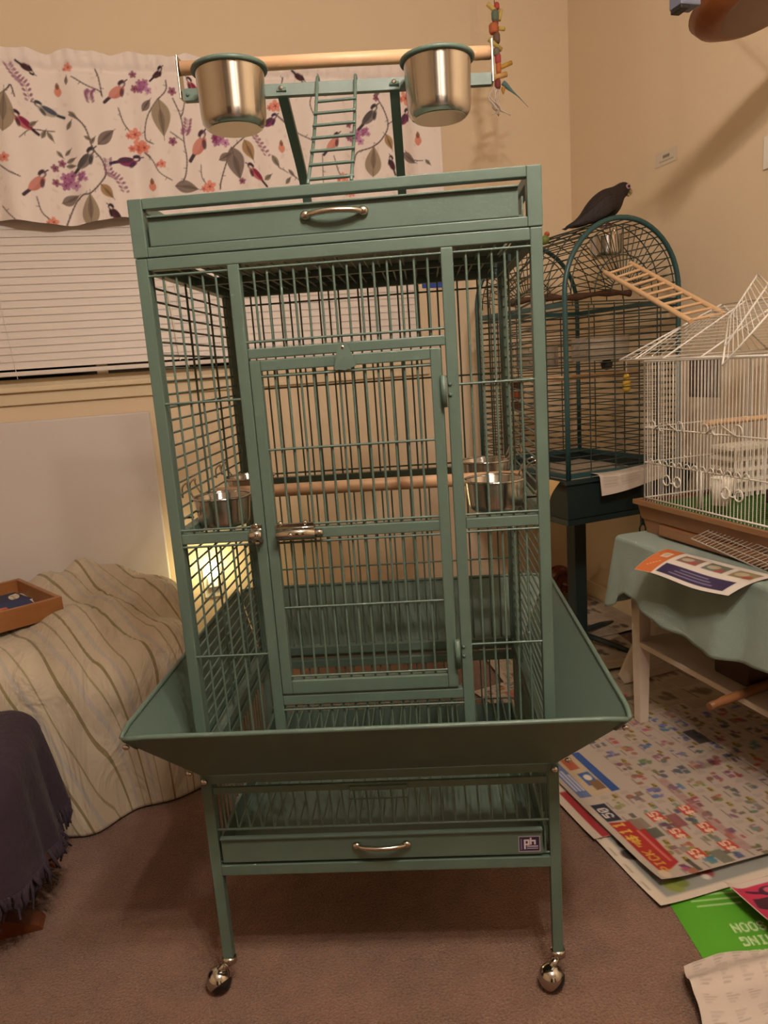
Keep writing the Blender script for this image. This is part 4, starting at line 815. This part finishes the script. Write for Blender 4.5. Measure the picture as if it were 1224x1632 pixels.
# wire grille lying pulled out in front of the base
gr = thing('wire_grille', 'loose wire floor grille sticking out in front of the tan cage base', 'grille', (1.22, 1.37, .62)); cs = [Vector(p) for p in ((1.205, 1.505, .638), (1.352, 1.572, .644), (1.30, 1.22, .634), (1.17, 1.20, .626))]; go = Vector((1.22, 1.37, .62))
bd_ = MB().tube([c_-go for c_ in cs], .0018, 6, True).build('grille_frame', STEEL_B, gr)
for i in range(1, 22): f = i/22; bar('grille_wire', cs[0]+(cs[3]-cs[0])*f-go, cs[1]+(cs[2]-cs[1])*f-go, .0009, STEEL_B, gr, 6)
for f in (.25, .5, .75): bar('grille_wire', cs[0]+(cs[1]-cs[0])*f-go, cs[3]+(cs[2]-cs[3])*f-go, .0011, STEEL_B, gr, 6)
# catalogue hanging over the table edge
cv = Cv(.30, .15, .0022, '#d8cfc6'); cv.rect(0, 0, .058, .15, '#c46c36'); cv.rect(.022, .085, .045, .118, '#d9c4b0'); cv.rect(.026, .09, .041, .113, '#8f8378', .5)
cv.rect(.066, .012, .272, .058, '#33264a')
for k in range(3): cv.rect(.10+.01*k, .022+k*.011, .232-.014*k, .0255+k*.011, '#8d83a0', .8)
for i, cc in enumerate(('#6a4a3a', '#4f5a4a', '#8a7a4e')):
    x = .075+i*.075; cv.rect(x, .082, x+.06, .128, cc, .9); cv.ell(x+.022, .105, .016, .012, 20, '#c9b59c', .7); cv.ell(x+.046, .092, .012, .008, 40, '#a8433a', .9)
for i in range(5): cv.rect(.02+.005*i, .03+.007*i, .024+.005*i, .033+.007*i, '#f2c9a0')
def catf(u, v):
    # page right runs along -y, page up runs towards the wall; the lower half bends over the table edge
    P0, P1, P2 = Vector((1.102, 1.592, .558)), Vector((1.147, 1.310, .560)), Vector((1.195, 1.632, .590)); a = u/.30; b_ = v/.15
    x = P0.x+(P1.x-P0.x)*a+.115*b_; y = P0.y+(P1.y-P0.y)*a+(P2.y-P0.y-.02)*b_*(1-a)-.02*b_*a
    return x, y, .587-.034*(1-b_)**2+.004*np.sin(a*7)*(1-b_)
print_mesh('catalogue', cv, catf, PRINT, label='orange and purple catalogue lying over the edge of the sage tablecloth', cat='catalogue')
# on the shelf
b = MB(); b.tube(smooth_path([(1.132, 1.347, .278), (1.20, 1.357, .281), (1.33, 1.379, .2815), (1.45, 1.40, .2815)], 4), [.009]*3+[.0115]*10, 10); b.build('wooden_stick', wood('stick_wood', '#94653f', '#734b2d', (4, 40, 40)), label='thick round wooden stick poking off the table shelf', cat='stick')
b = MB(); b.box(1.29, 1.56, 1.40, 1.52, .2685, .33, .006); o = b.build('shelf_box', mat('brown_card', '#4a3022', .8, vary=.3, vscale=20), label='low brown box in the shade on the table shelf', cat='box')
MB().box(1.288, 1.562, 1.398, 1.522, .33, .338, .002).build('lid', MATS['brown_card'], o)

# ---------------------------------------------------------------- newspapers on the carpet
def tag_text(cv, x, y, w_, h_, col, s, ink, ang=0):
    cv.rect(x-w_/2, y-h_/2, x+w_/2, y+h_/2, col); cv.text(s, x-len(s)*h_*.27, y-h_*.3, h_*.62, ink, ang)
def ad_sheet(w, h, seed, res, bg='#b3a598', cells=(.066, .055), skip=None):
    r = np.random.default_rng(seed); cv = Cv(w, h, res, bg); nx, ny = int(w/cells[0]), int(h/cells[1]); PAL = ['#7a5a55', '#5f6a86', '#8a4a4e', '#6a6a66', '#496a84', '#94706a', '#57504c', '#8a7650', '#3f4a60']
    for i in range(nx):
        for j in range(ny):
            x, y = (i+.5)*w/nx, (j+.5)*h/ny
            if skip and skip(x, y): continue
            base = lin(PAL[int(r.integers(len(PAL)))])
            for k in range(int(r.integers(4, 9))):
                cc = tuple(min(.8, c*f) for c, f in zip(base, r.uniform(.45, 1.7, 3))); px_, py_ = x+r.uniform(-.028, .010), y+r.uniform(-.016, .014); a_, b_ = r.uniform(.003, .010), r.uniform(.004, .010)
                if r.random() < .65: cv.rect(px_-a_, py_-b_, px_+a_, py_+b_, cc, .85)
                else: cv.ell(px_, py_, a_*1.2, b_, r.uniform(0, 180), cc, .85)
            cv.rect(x-.028, y+.0185, x+r.uniform(-.01, .012), y+.0215, '#544a46', .8)
            if r.random() < .7: cv.rect(x+.008, y-.020, x+.028, y-.008, '#a08c34', .9); cv.text(str(int(r.integers(1, 9))), x+.012, y-.0185, .009, '#3d3620'); cv.rect(x+.020, y-.014, x+.026, y-.0105, '#3d3620')
            if r.random() < .2: cv.rect(x-.03, y-.024, x+.03, y-.0225, '#8a7468', .8)
            for q in range(4): cv.rect(x+.016, y+.004+q*.0055, x+r.uniform(.024, .033), y+.0062+q*.0055, '#8b7d74', .7)
    return cv
AX1, AY0, AW, AH = 1.44, 1.162, .665, .574      # page: u runs along +y, v (up) along -x
def pg(x, y): return y-AY0, AX1-x
cv = ad_sheet(AW, AH, 11, .0026, skip=lambda u, v: (v > .50 and u < .30) or (v > .43 and u > .30))
for x, y in ((1.005, 1.371), (1.089, 1.366), (1.084, 1.294), (1.011, 1.299), (.999, 1.221), (1.082, 1.221)): tag_text(cv, *pg(x, y), .036, .036, '#b8452c', '$5', '#e8d0b8')
cv.poly([pg(.885, 1.385), pg(.958, 1.375), pg(.945, 1.21), pg(.885, 1.180)][::-1], '#a32a26'); cv.text('PICK 4', *pg(.916, 1.19), .023, '#c8a23a'); cv.text('FOR', *pg(.906, 1.283), .010, '#c8a23a'); cv.text('$11', *pg(.918, 1.306), .030, '#d8b24a')
cv.rect(*[f(a, b) for a, b, f in ((pg(.936, 1.22)[0], 0, lambda a, b: a), (pg(.936, 1.22)[1], 0, lambda a, b: a), (pg(.930, 1.34)[0], 0, lambda a, b: a), (pg(.930, 1.34)[1], 0, lambda a, b: a))], '#c87a72', .7)
cv.ell(*pg(.888, 1.180), .016, .012, 0, '#cdb79e')
u, v = pg(.905, 1.43); cv.rect(u-.042, v-.020, u+.034, v+.020, '#26283a'); cv.text('50', u-.026, v-.012, .026, '#d5cbc4')
# blue advertisement with pictures
u0, v1 = pg(.880, 1.500); u1, v0 = pg(.995, 1.700); cv.rect(u0, v0, u1, v1, '#b8a487'); cv.rect(u0, v1-.034, u1, v1, '#5f6f9c'); cv.rect(u0, v0, u1, v0+.024, '#31508e')
cv.rect(u0+.045, v0+.030, u0+.105, v0+.062, '#3b5c94'); cv.rect(u0+.020, v0+.026, u0+.062, v0+.054, '#7a5c40'); cv.rect(u0+.125, v0+.04, u0+.18, v0+.07, '#a8583e'); cv.ell(u0+.08, v0+.045, .014, .010, 0, '#d2c5b4')
for q in range(3): cv.rect(u0+.03, v1-.012-q*.010, u0+.15-.02*q, v1-.006-q*.010, '#c9c9dc', .8)
cv.rect(*pg(1.125, 1.19), *pg(1.10, 1.50)[:1], pg(1.10, 1.5)[1], '#9c6a6a', .5)
for x, y, w_, h_, cc in ((.954, 1.36, .04, .035, '#7d7264'), (.965, 1.318, .035, .03, '#4b5348'), (1.041, 1.192, .05, .03, '#6a6a58'), (.966, 1.188, .045, .012, '#3a352e'), (1.04, 1.34, .05, .03, '#87484c'), (1.34, 1.643, .075, .04, '#1f2430'), (1.387, 1.493, .07, .045, '#1f2028'), (.985, 1.245, .02, .02, '#8b8078')): u, v = pg(x, y); cv.rect(u-w_/2, v-h_/2, u+w_/2, v+h_/2, cc, .9)
def lay(x1, y0, z, amp=.002, curl=0, edge_u=None, W=1, H_=1, ang=0, cx=0, cy=0, seed=0):
    c, s = math.cos(R_(ang)), math.sin(R_(ang))
    def f(u, v):
        X = x1-v; Y = y0+u; zz = z+amp*(1+np.sin(u*13+seed)*np.cos(v*11+seed*2))+curl*np.clip(1-u/.12, 0, 1)**2*np.clip(v/H_, 0, 1)+curl*.6*np.clip((v-H_+.08)/.08, 0, 1)**2
        return cx+(X-cx)*c-(Y-cy)*s, cy+(X-cx)*s+(Y-cy)*c, zz+0*u
    return f
print_mesh('newspaper_sheet', cv, lay(AX1, AY0, .010, .002, .012, W=AW, H_=AH), PRINT, label='large coloured grocery flyer sheet with a red PICK 4 banner on the carpet', cat='newspaper', group='newspapers on the carpet')
cv = Cv(.30, .5, .004, '#cdbfb0'); cv.rect(.0, .455, .20, .478, '#9c2a30'); cv.rect(.0, .430, .30, .445, '#7a2424')
print_mesh('newspaper_sheet', cv, lay(1.326, 1.35, .006, .001, .004, W=.3, H_=.5, seed=2), PRINT, label='sheet with red stripes peeking out left of the grocery flyer', cat='newspaper', group='newspapers on the carpet')
cv = Cv(.40, .40, .004, '#cfc2b0'); cv.rect(.02, .03, .40, .372, '#8d8f88')
for x, y, r_, cc in ((.045, .335, .022, '#7f8a3e'), (.05, .315, .018, '#6f7a38'), (.06, .25, .022, '#8a3a3a'), (.045, .256, .010, '#cfc6bd'), (.165, .36, .02, '#3b322e'), (.2, .35, .018, '#5a4638')): cv.ell(x, y, r_, r_*.8, 30, cc)
for k in range(5): cv.rect(.05+k*.06, .386, .08+k*.06, .391, '#8b7d70', .7)
print_mesh('newspaper_sheet', cv, lay(1.232, 1.118, .003, .0008, .006, H_=.4, W=.4, seed=4), PRINT, label='grey sheet with green fruit pictures under the corner of the grocery flyer', cat='newspaper', group='newspapers on the carpet')
for (x1, y0, w_, h_, sd, z, ang, lab) in ((1.762, 1.12, .66, .40, 21, .012, 0, 'dim flyer sheet lying under the front of the side table'), (1.74, 1.76, .50, .50, 22, .006, 4, 'black and white newspaper spread behind the side table leg'), (1.60, 2.15, .55, .56, 23, .009, -8, 'crinkled newspaper spread around the foot of the dome cage'), (1.755, 2.42, .50, .45, 24, .013, 3, 'newspaper sheet pushed into the corner of the room')):
    cv = mono_paper(w_, h_, sd, .005, '#ac9d89', 1.5) if sd != 21 else ad_sheet(w_, h_, 21, .0035)
    if sd == 22: cv.text('O', .20, .42, .035, '#b0323a')
    print_mesh('newspaper_sheet', cv, lay(x1, y0, z, .002 if sd < 23 else .005, .0, H_=h_, ang=ang, cx=x1-h_/2, cy=y0+w_/2, seed=sd), PRINT, label=lab, cat='newspaper', group='newspapers on the carpet')
cv = ad_sheet(.36, .34, 33, .004); cv.rect(.08, .10, .2, .16, '#a8483e', .8); cv.rect(.2, .2, .3, .26, '#a8483e', .7)
print_mesh('newspaper_sheet', cv, lay(1.26, 1.86, .008, .003, 0, H_=.34, ang=10, cx=1.1, cy=2.0, seed=33), PRINT, label='flyer sheet with red print on the floor seen through the bottom of the cage', cat='newspaper', group='newspapers on the carpet')
# curled sheet standing up behind the table leg, crumpled red paper by the wall
cv = mono_paper(.34, .22, 31, .005, '#c4b6a4', .5)
print_mesh('newspaper_sheet', cv, lambda u, v: (1.36+u*.9+.1*v, 2.02+.35*v+.08*u, .014+.16*np.clip(1-((u-.18)/.17)**2, 0, 1)*np.clip(v/.22, 0, 1)**.8), PRINT, label='pale curled newspaper sheet bulging up behind the table leg', cat='newspaper', group='newspapers on the carpet')
cv = Cv(.2, .2, .005, '#8a4a3e')
for k in range(40): cv.ell(*rng.uniform(0, .2, 2), rng.uniform(.005, .02), rng.uniform(.004, .012), rng.uniform(0, 180), ['#3a2420', '#b08a7a', '#6a2a28', '#c9b2a0'][k % 4], .9)
print_mesh('crumpled_paper', cv, lambda u, v: (1.50+u, 2.92-.10*v/.2+.02*np.sin(u*40)*np.cos(v*30), .016+v*.85+.012*np.sin(u*50+v*20)), PRINT, label='crumpled red printed paper standing against the wall behind the pedestal', cat='paper')
# green flyer, pink flyer, white tissue
cv = Cv(.30, .26, .0024, '#4f9a1c')      # page up runs towards the camera
cv.text('GRAND', .128, .045+.152, .021, '#cfe0b0', 0, 1, .9); cv.text('OPENING', .098, .045+.120, .021, '#cfe0b0', 0, 1, .9); cv.text('SOON', .148, .045+.088, .021, '#cfe0b0', 0, 1, .9)
for k, (x0_, x1_) in enumerate(((.09, .26), (.11, .27), (.10, .27), (.10, .22), (.14, .255), (.16, .25))): cv.rect(x0_, .016+.0145*k-.008, x1_, .020+.0145*k-.008, '#b9d494', .75)
GA = R_(-22)
def gf(u, v):
    # origin = top-right page corner; page right runs left in the room
    X = (.30-u); Y = (.26-v); x = .852+X*math.cos(GA)-(-Y)*0; c, s = math.cos(R_(-14)), math.sin(R_(-14)); a, b_ = X, Y-.26
    return .872+a*c-(b_+.05)*s*1-.008, 1.150+a*s+(b_*1.06+.05)*c, .0012+.0006*(1+np.sin(u*18))+.010*np.clip((v-.22)/.04, 0, 1)**2*np.clip(1-X/.1, 0, 1)
print_mesh('green_flyer', cv, gf, PRINT, label='bright green flyer with white lettering on the carpet', cat='flyer')
cv = Cv(.34, .30, .003, '#b8304f'); cv.rect(0, .292, .34, .30, '#d8ccc0'); cv.rect(.31, 0, .34, .30, '#cfc0b4'); cv.rect(.318, .10, .34, .18, '#cc6a30')
cv.ell(.265, .215, .030, .024, 20, '#43172e'); cv.ell(.268, .213, .019, .013, 20, '#c05a6e'); cv.line([(.262, .235), (.285, .262)], .012, '#43172e')
cv.poly([(.165, .225), (.235, .215), (.245, .268), (.19, .28)], '#3d1a26'); cv.line([(.10, .20), (.14, .22), (.12, .25)], .010, '#5a1830'); cv.ell(.12, .20, .02, .012, 50, '#d98a8a', .8); cv.poly([(.20, .06), (.29, .05), (.29, .14), (.22, .16)], '#2e1822'); cv.poly([(.02, .2), (.09, .17), (.10, .24), (.05, .27)], '#c95a78'); cv.rect(.05, .04, .16, .13, '#8e1c3c')
def pf(u, v):
    a, b_ = .30-v, u; c, s = math.cos(R_(4)), math.sin(R_(4)); x = .982+a*c-(.34-b_-.34)*0; return .966+a*1.0, .934+b_*.5, .020+.022*np.clip(1-a/.05, 0, 1)**2+.012*np.clip(1-b_/.15, 0, 1)**2+.002*np.sin(a*30)
print_mesh('pink_flyer', cv, pf, PRINT, label='magenta flyer with dark pictures overlapping the green flyer', cat='flyer')
cv = Cv(.42, .34, .0028, '#c2b4a8')
for i in range(11):
    for j in range(9):
        for k in range(4): cv.rect(.014+i*.038+.003*(j % 2), .014+j*.038+k*.0062, .014+i*.038+.010+.006*((i*3+j+k) % 3), .0162+j*.038+k*.0062, '#857a6f', .7)
def tf(u, v):
    ang = R_(-9); wob = .010*np.sin(v*31+1)*np.clip(1-u/.06, 0, 1)+.012*np.sin(u*23)*np.clip((v-.28)/.06, 0, 1)
    a, b_ = u+wob*.6, v-.34+wob; return .772+a*math.cos(ang)-b_*math.sin(ang)-.28*-b_*.85*0+b_*.34*np.exp(-u*8), .968+a*math.sin(ang)*.55+b_*.9, .016+.008*(1+np.sin(u*17+v*9)*np.cos(v*21))+.012*np.exp(-((v-.29-.1*u)/.018)**2)+.006*np.exp(-(u/.03)**2)
print_mesh('tissue_paper', cv, tf, PRINT, label='crumpled white printed tissue paper at the lower right on the carpet', cat='paper')

# ---------------------------------------------------------------- daybed under a striped blanket
def stripe_mat():
    m = mat('striped_blanket', '#b5a58c', .95, bump=.35, bscale=420, sheen=.2); nt = m.node_tree; N = nt.nodes; L = nt.links; b = N['Principled BSDF']
    wn = N.new('ShaderNodeTexNoise'); wn.inputs['Scale'].default_value = 7; wn.inputs['Detail'].default_value = 3; wn.inputs['Distortion'].default_value = 1.6; wt = N.new('ShaderNodeTexCoord'); wm = N.new('ShaderNodeMapping'); wm.inputs['Rotation'].default_value = (0, R_(35), R_(-25)); wm.inputs['Scale'].default_value = (1.9, .7, .7)
    wb_ = N.new('ShaderNodeBump'); wb_.inputs['Strength'].default_value = .55; wb_.inputs['Distance'].default_value = .045; L.new(wt.outputs['Object'], wm.inputs[0]); L.new(wm.outputs[0], wn.inputs['Vector']); L.new(wn.outputs['Fac'], wb_.inputs['Height']); L.new(wb_.outputs['Normal'], b.inputs['Normal'])
    uv = N.new('ShaderNodeUVMap'); uv.uv_map = 'cloth'; mp = N.new('ShaderNodeMapping'); mp.inputs['Rotation'].default_value = (0, 0, R_(-27)); sp = N.new('ShaderNodeSeparateXYZ')
    L.new(uv.outputs[0], mp.inputs[0]); L.new(mp.outputs[0], sp.inputs[0])
    fr = N.new('ShaderNodeMath'); fr.operation = 'MULTIPLY'; fr.inputs[1].default_value = 1/.235; L.new(sp.outputs[0], fr.inputs[0]); f2 = N.new('ShaderNodeMath'); f2.operation = 'FRACT'; L.new(fr.outputs[0], f2.inputs[0])
    rp = N.new('ShaderNodeValToRGB'); rp.color_ramp.interpolation = 'CONSTANT'; e = rp.color_ramp.elements
    base, ol, ol2, gy = lin('#c0b29b'), lin('#8a7c58'), lin('#9a8e6c'), lin('#b3aaa0')
    e[0].position = 0; e[0].color = (*base, 1); e[1].position = .10; e[1].color = (*ol, 1)
    for p_, c_ in ((.138, base), (.27, gy), (.33, base), (.43, ol2), (.45, base), (.58, ol), (.61, base), (.70, gy), (.75, base), (.84, ol2), (.86, base)): q = e.new(p_); q.color = (*c_, 1)
    L.new(f2.outputs[0], rp.inputs[0]); L.new(rp.outputs[0], b.inputs['Base Color']); return m
STRIPE = stripe_mat()
def bedtop(x, y):
    return (.035*np.clip((y-2.5)/.35, 0, 1)+.016*np.sin(x*9+y*5)*np.cos(y*8)+.012*np.sin(x*17-y*11)+.016*np.abs(np.sin((x*.9+y*.75)*11+1.5*np.sin(x*4+y*3)))+.010*np.abs(np.sin((x*1.3+y*.4)*19+2*np.sin(y*6)))+.006*np.sin((x*1.5+y*.7)*41+2*np.sin(x*7-y*5))-.05*np.clip((x+.35)/.35, 0, 1)**1.5-.03*np.clip((2.25-y)/.25, 0, 1))
bdq = drape('bed_blanket', -.86, 2.38, .86, .455, .24, .44, .006, .026, 13, .05, STRIPE, (460, 40), top=bedtop, seed=9, edge=.10, label='cream blanket with olive stripes draped over the daybed to the floor', cat='blanket')
day = thing('daybed', 'low daybed hidden under the striped blanket', 'bed', (-.86, 2.40, 0))
MB().box(-.72, .66, -.37, .37, .16, .36, .04).build('mattress', PANELM, day)
for x in (-.66, .6):
    for y in (-.32, .32): MB().box(x-.025, x+.025, y-.025, y+.025, 0, .16, .004).build('leg', REDWOOD, day)
# wooden tray with books on the blanket
ty = thing('wooden_tray', 'shallow orange-brown wooden box standing on the striped blanket', 'tray', (-.574, 2.346, .458), R_(28))
a, b_, h_, th = .165, .175, .058, .014
MB().box(-a, a, -b_, -b_+th, 0, h_, .002).build('front_side', OAKT, ty); MB().box(-a, a, b_-th, b_, 0, h_, .002).build('back_side', OAKT, ty); MB().box(-a, -a+th, -b_+th, b_-th, 0, h_, .002).build('end_side', OAKT, ty); MB().box(a-th, a, -b_+th, b_-th, 0, h_, .002).build('end_side', OAKT, ty); MB().box(-a+th, a-th, -b_+th, b_-th, .002, .008).build('bottom_board', mat('grey_felt', '#6a6460', .9), ty)
tw = Matrix.Translation((-.574, 2.346, .458)) @ Matrix.Rotation(R_(28), 4, 'Z')
for dx, dy, z, cc, ang, lab in ((.035, .045, .016, '#1f2747', 4, 'dark blue booklet lying in the wooden box'), (.02, -.075, .026, '#22305e', -6, 'blue and orange booklet lying in the wooden box')):
    cv = Cv(.20, .13, .004, cc)
    if ang < 0:
        cv.rect(0, 0, .13, .075, '#b5603c'); [cv.ell(.02+k*.026, .035, .013, .02, 0, '#d69a62' if k % 2 else '#8c2f24') for k in range(5)]
    else: [cv.ell(.05+k*.012, .06, .004, .005, 0, '#c9c4c0') for k in range(4)]
    o = print_mesh('booklet', cv, lambda u, v: (dx-.1+u, dy-.065+v, np.full_like(u, z+.014)), PRINT, label=lab, cat='booklet'); o.matrix_world = tw @ Matrix.Rotation(R_(ang), 4, 'Z')
    p_ = MB().box(dx-.1, dx+.1, dy-.065, dy+.065, .009, z+.0135).build('pages', PLASTW, o)
c = MB().slab([(-.74, 2.58, .478), (-.572, 2.62, .478), (-.585, 2.64, .58), (-.74, 2.60, .58)], .004).build('paper_card', mat('patterned_card', '#cfc6b0', .8, vary=.25, vscale=60), label='white patterned card standing behind the wooden box', cat='card')

# ---------------------------------------------------------------- footstool with a purple throw
fs = thing('rocker_footstool', 'reddish wooden footstool with curved runners at the left edge', 'footstool', (-.64, 1.635, 0))
for x in (-.2, .2):
    pth = smooth_path([(x, -.24, .018), (x, -.12, .012), (x, .05, .014), (x, .24, .03)], 4)
for y, yo in ((-.08, 0), (.13, 0)):
    # splayed runner: rises from a pointed toe at the right towards the stool body
    prof = [(.268, 0), (.262, .012), (.20, .040), (.10, .062), (-.10, .062), (-.20, .040), (-.262, .012), (-.268, 0)]
    b = MB(); n = len(prof); vs = [(x, y-.022, z) for x, z in prof]+[(x, y+.022, z) for x, z in prof]
    b.add(vs, [tuple(range(n)), tuple(range(n, 2*n))[::-1]]+[(i, n+i, n+(i+1) % n, (i+1) % n) for i in range(n)]).build('runner', REDWOOD, fs)
    for x in (-.12, .12): MB().box(x-.02, x+.02, y-.014, y+.014, .055, .30, .004).build('post', REDWOOD, fs)
b = MB(); b.tube([(-.22, -.08, .135), (.225, -.08, .135)], [.024, .026], 14); b.build('stretcher', REDWOOD, fs)
MB().box(-.24, .24, -.15, .15, .29, .375, .03).build('seat', PANELM, fs)
PURP = mat('purple_fleece', '#352733', 1, bump=.9, bscale=55, vary=.35, vscale=10, sheen=.03)
drape('purple_throw', -.64, 1.62, .285, .18, .07, .405, .165, .010, 11, .02, PURP, (220, 26), seed=12, edge=.06, label='dark purple fleece throw with fringe over the footstool', cat='throw')
thr = bpy.data.objects['purple_throw']
fg = MB(); r = np.random.default_rng(5)
hemv = [v.co for v in thr.data.vertices][-220:]
for k in range(330):
    f = k/330*220; a_, b_ = hemv[int(f) % 220], hemv[(int(f)+1) % 220]; p = a_.lerp(b_, f % 1); j = r.normal(0, .006, 4)
    fg.tube([(p.x, p.y, p.z+.004), (p.x+j[0], p.y+j[1], p.z-.02), (p.x+j[2]*1.6, p.y+j[3]*1.6, p.z-.055+r.uniform(0, .025))], [.004, .0042, .0018], 5)
fg.build('fringe', PURP, thr, kind='stuff')

# ---------------------------------------------------------------- hanging toy by the corner
HT = thing('hanging_bird_toy', 'string of coloured wood and cork pieces hanging beside the perch', 'bird toy', (1.185, 2.45, 2.25))
h0 = Vector((1.185, 2.45, 2.25))
def TM(n, c): return MATS.get(n) or mat(n, c, .7, vary=.15, vscale=60)
for nm, x, z, w_, hh, kind, cc, ang in (('wood_stick', 1.178, 2.215, .032, .011, 'c', '#c8ac62', -35), ('red_bead', 1.192, 2.222, .012, .016, 'b', '#b4483c', 0), ('green_block', 1.186, 2.193, .017, .026, 'b', '#5f6e5c', 0), ('wood_stick', 1.201, 2.196, .026, .010, 'c', '#c8ac62', 75),
    ('wood_chip', 1.186, 2.172, .014, .012, 'b', '#7a4038', 0), ('orange_block', 1.180, 2.155, .022, .024, 'b', '#b4623a', 20), ('wood_stick', 1.204, 2.156, .018, .010, 'c', '#c8ac62', 0), ('brown_block', 1.188, 2.128, .016, .026, 'b', '#6f5648', 0), ('wood_stick', 1.183, 2.108, .042, .011, 'c', '#b5a05c', -35),
    ('green_block', 1.186, 2.086, .015, .018, 'b', '#73705a', 0), ('red_bead', 1.190, 2.066, .014, .024, 'b', '#b04a4a', 0), ('orange_block', 1.191, 2.040, .012, .030, 'b', '#bf6a38', 0), ('wood_stick', 1.214, 2.048, .034, .011, 'c', '#c0973c', 22), ('wood_stick', 1.193, 2.014, .040, .014, 'c', '#cfa668', 15), ('red_bead', 1.186, 1.990, .014, .024, 'b', '#7c3430', 0)):
    b = MB(); c_, s_ = math.cos(R_(ang)), math.sin(R_(ang)); P_ = Vector((1.188+(x-1.188)*1.15, 2.45, z))-h0; w_ *= 1.3; hh *= 1.25; d = Vector((c_, 0, s_))
    if kind == 'c': b.tube([P_-d*w_/2, P_+d*w_/2], hh/2, 12)
    else:
        b.tube([P_-Vector((0, 0, hh/2)), P_-Vector((0, 0, hh*.3)), P_+Vector((0, 0, hh*.3)), P_+Vector((0, 0, hh/2))], [w_*.42, w_*.55, w_*.55, w_*.42], 10)
    b.build(nm, TM('toy_'+cc[1:], cc), HT)
MB().tube(smooth_path([(.020, 0, -.255), (.045, 0, -.275), (.075, -.004, -.300), (.107, -.006, -.330)], 4), [.008, .0085, .008, .007, .0055, .004, .003, .002, .0015, .0012, .001, .0008, .0006], 8).build('tapered_feather', TM('toy_teal', '#5d7f80'), HT)
MB().lathe([(.0, .0), (.006, -.004), (.007, -.012), (.002, -.024), (0, -.027)], 12, (.020, 0, -.266)).build('bell', TM('toy_gold', '#b8863a'), HT)
wl_ = MB(); r = np.random.default_rng(3)
for k in range(10):
    x0_, z0_ = r.uniform(-.014, .004), -.27; wl_.tube(smooth_path([(x0_, 0, z0_), (x0_+r.normal(-.004, .006), r.normal(0, .006), -.30), (x0_+r.normal(0, .012), r.normal(0, .008), -.33), (x0_+r.normal(.008, .016), r.normal(0, .01), -.345-.01*(k % 2))], 3), .0022, 6)
wl_.build('cotton_strands', TM('toy_cotton', '#cfc0b4'), HT)
bar('cord', (0, 0, -.27), (0, 0, ZC-2.25), .0016, TM('toy_red_cord', '#8a3a34'), HT, 6)
# hanging wooden dish, upper right
ds = thing('wooden_dish', 'round brown wooden dish hanging at the upper right corner', 'dish', (1.430, 1.55, 1.902)); ds.rotation_euler = (R_(-16), R_(-12), 0)
b = MB(); b.lathe([(.0005, -.046), (.118, -.046), (.136, -.040), (.166, -.020), (.176, 0), (.170, .004), (.160, .0), (.125, -.028), (.0005, -.03)], 48); b.build('dish_bowl', wood('dish_wood', '#a35f2e', '#6f3715', (5, 25, 25), .4), ds)
MB().lathe([(.0005, -.0475), (.116, -.0475), (.119, -.0455)], 48).build('base_disc', mat('dish_base', '#8d7363', .7), ds)
for k in range(3): a = R_(30+k*120); bar('cord', (.165*math.cos(a), .165*math.sin(a), .0), (.0, 0, .62), .0015, PLASTW, ds, 6)
bar('cord', (0, 0, .62), (.26, 0, .86), .0015, PLASTW, ds, 6)
c = thing('toy_blocks', 'grey-blue and yellow wooden blocks hanging beside the brown dish', 'bird toy', (1.190, 1.53, 1.850))
MB().box(-.022, .03, -.02, .02, -.026, .012, .003).build('grey_block', mat('block_grey', '#6f7488', .6), c); MB().box(-.026, .034, -.022, .022, .014, .034, .003).build('yellow_block', mat('block_yellow', '#b8a02e', .6), c); MB().box(-.02, .002, -.018, .018, -.034, -.024, .002).build('black_block', BLACK, c)
bar('cord', (0, 0, .03), (0, 0, ZC-1.850), .0014, PLASTW, c, 6)
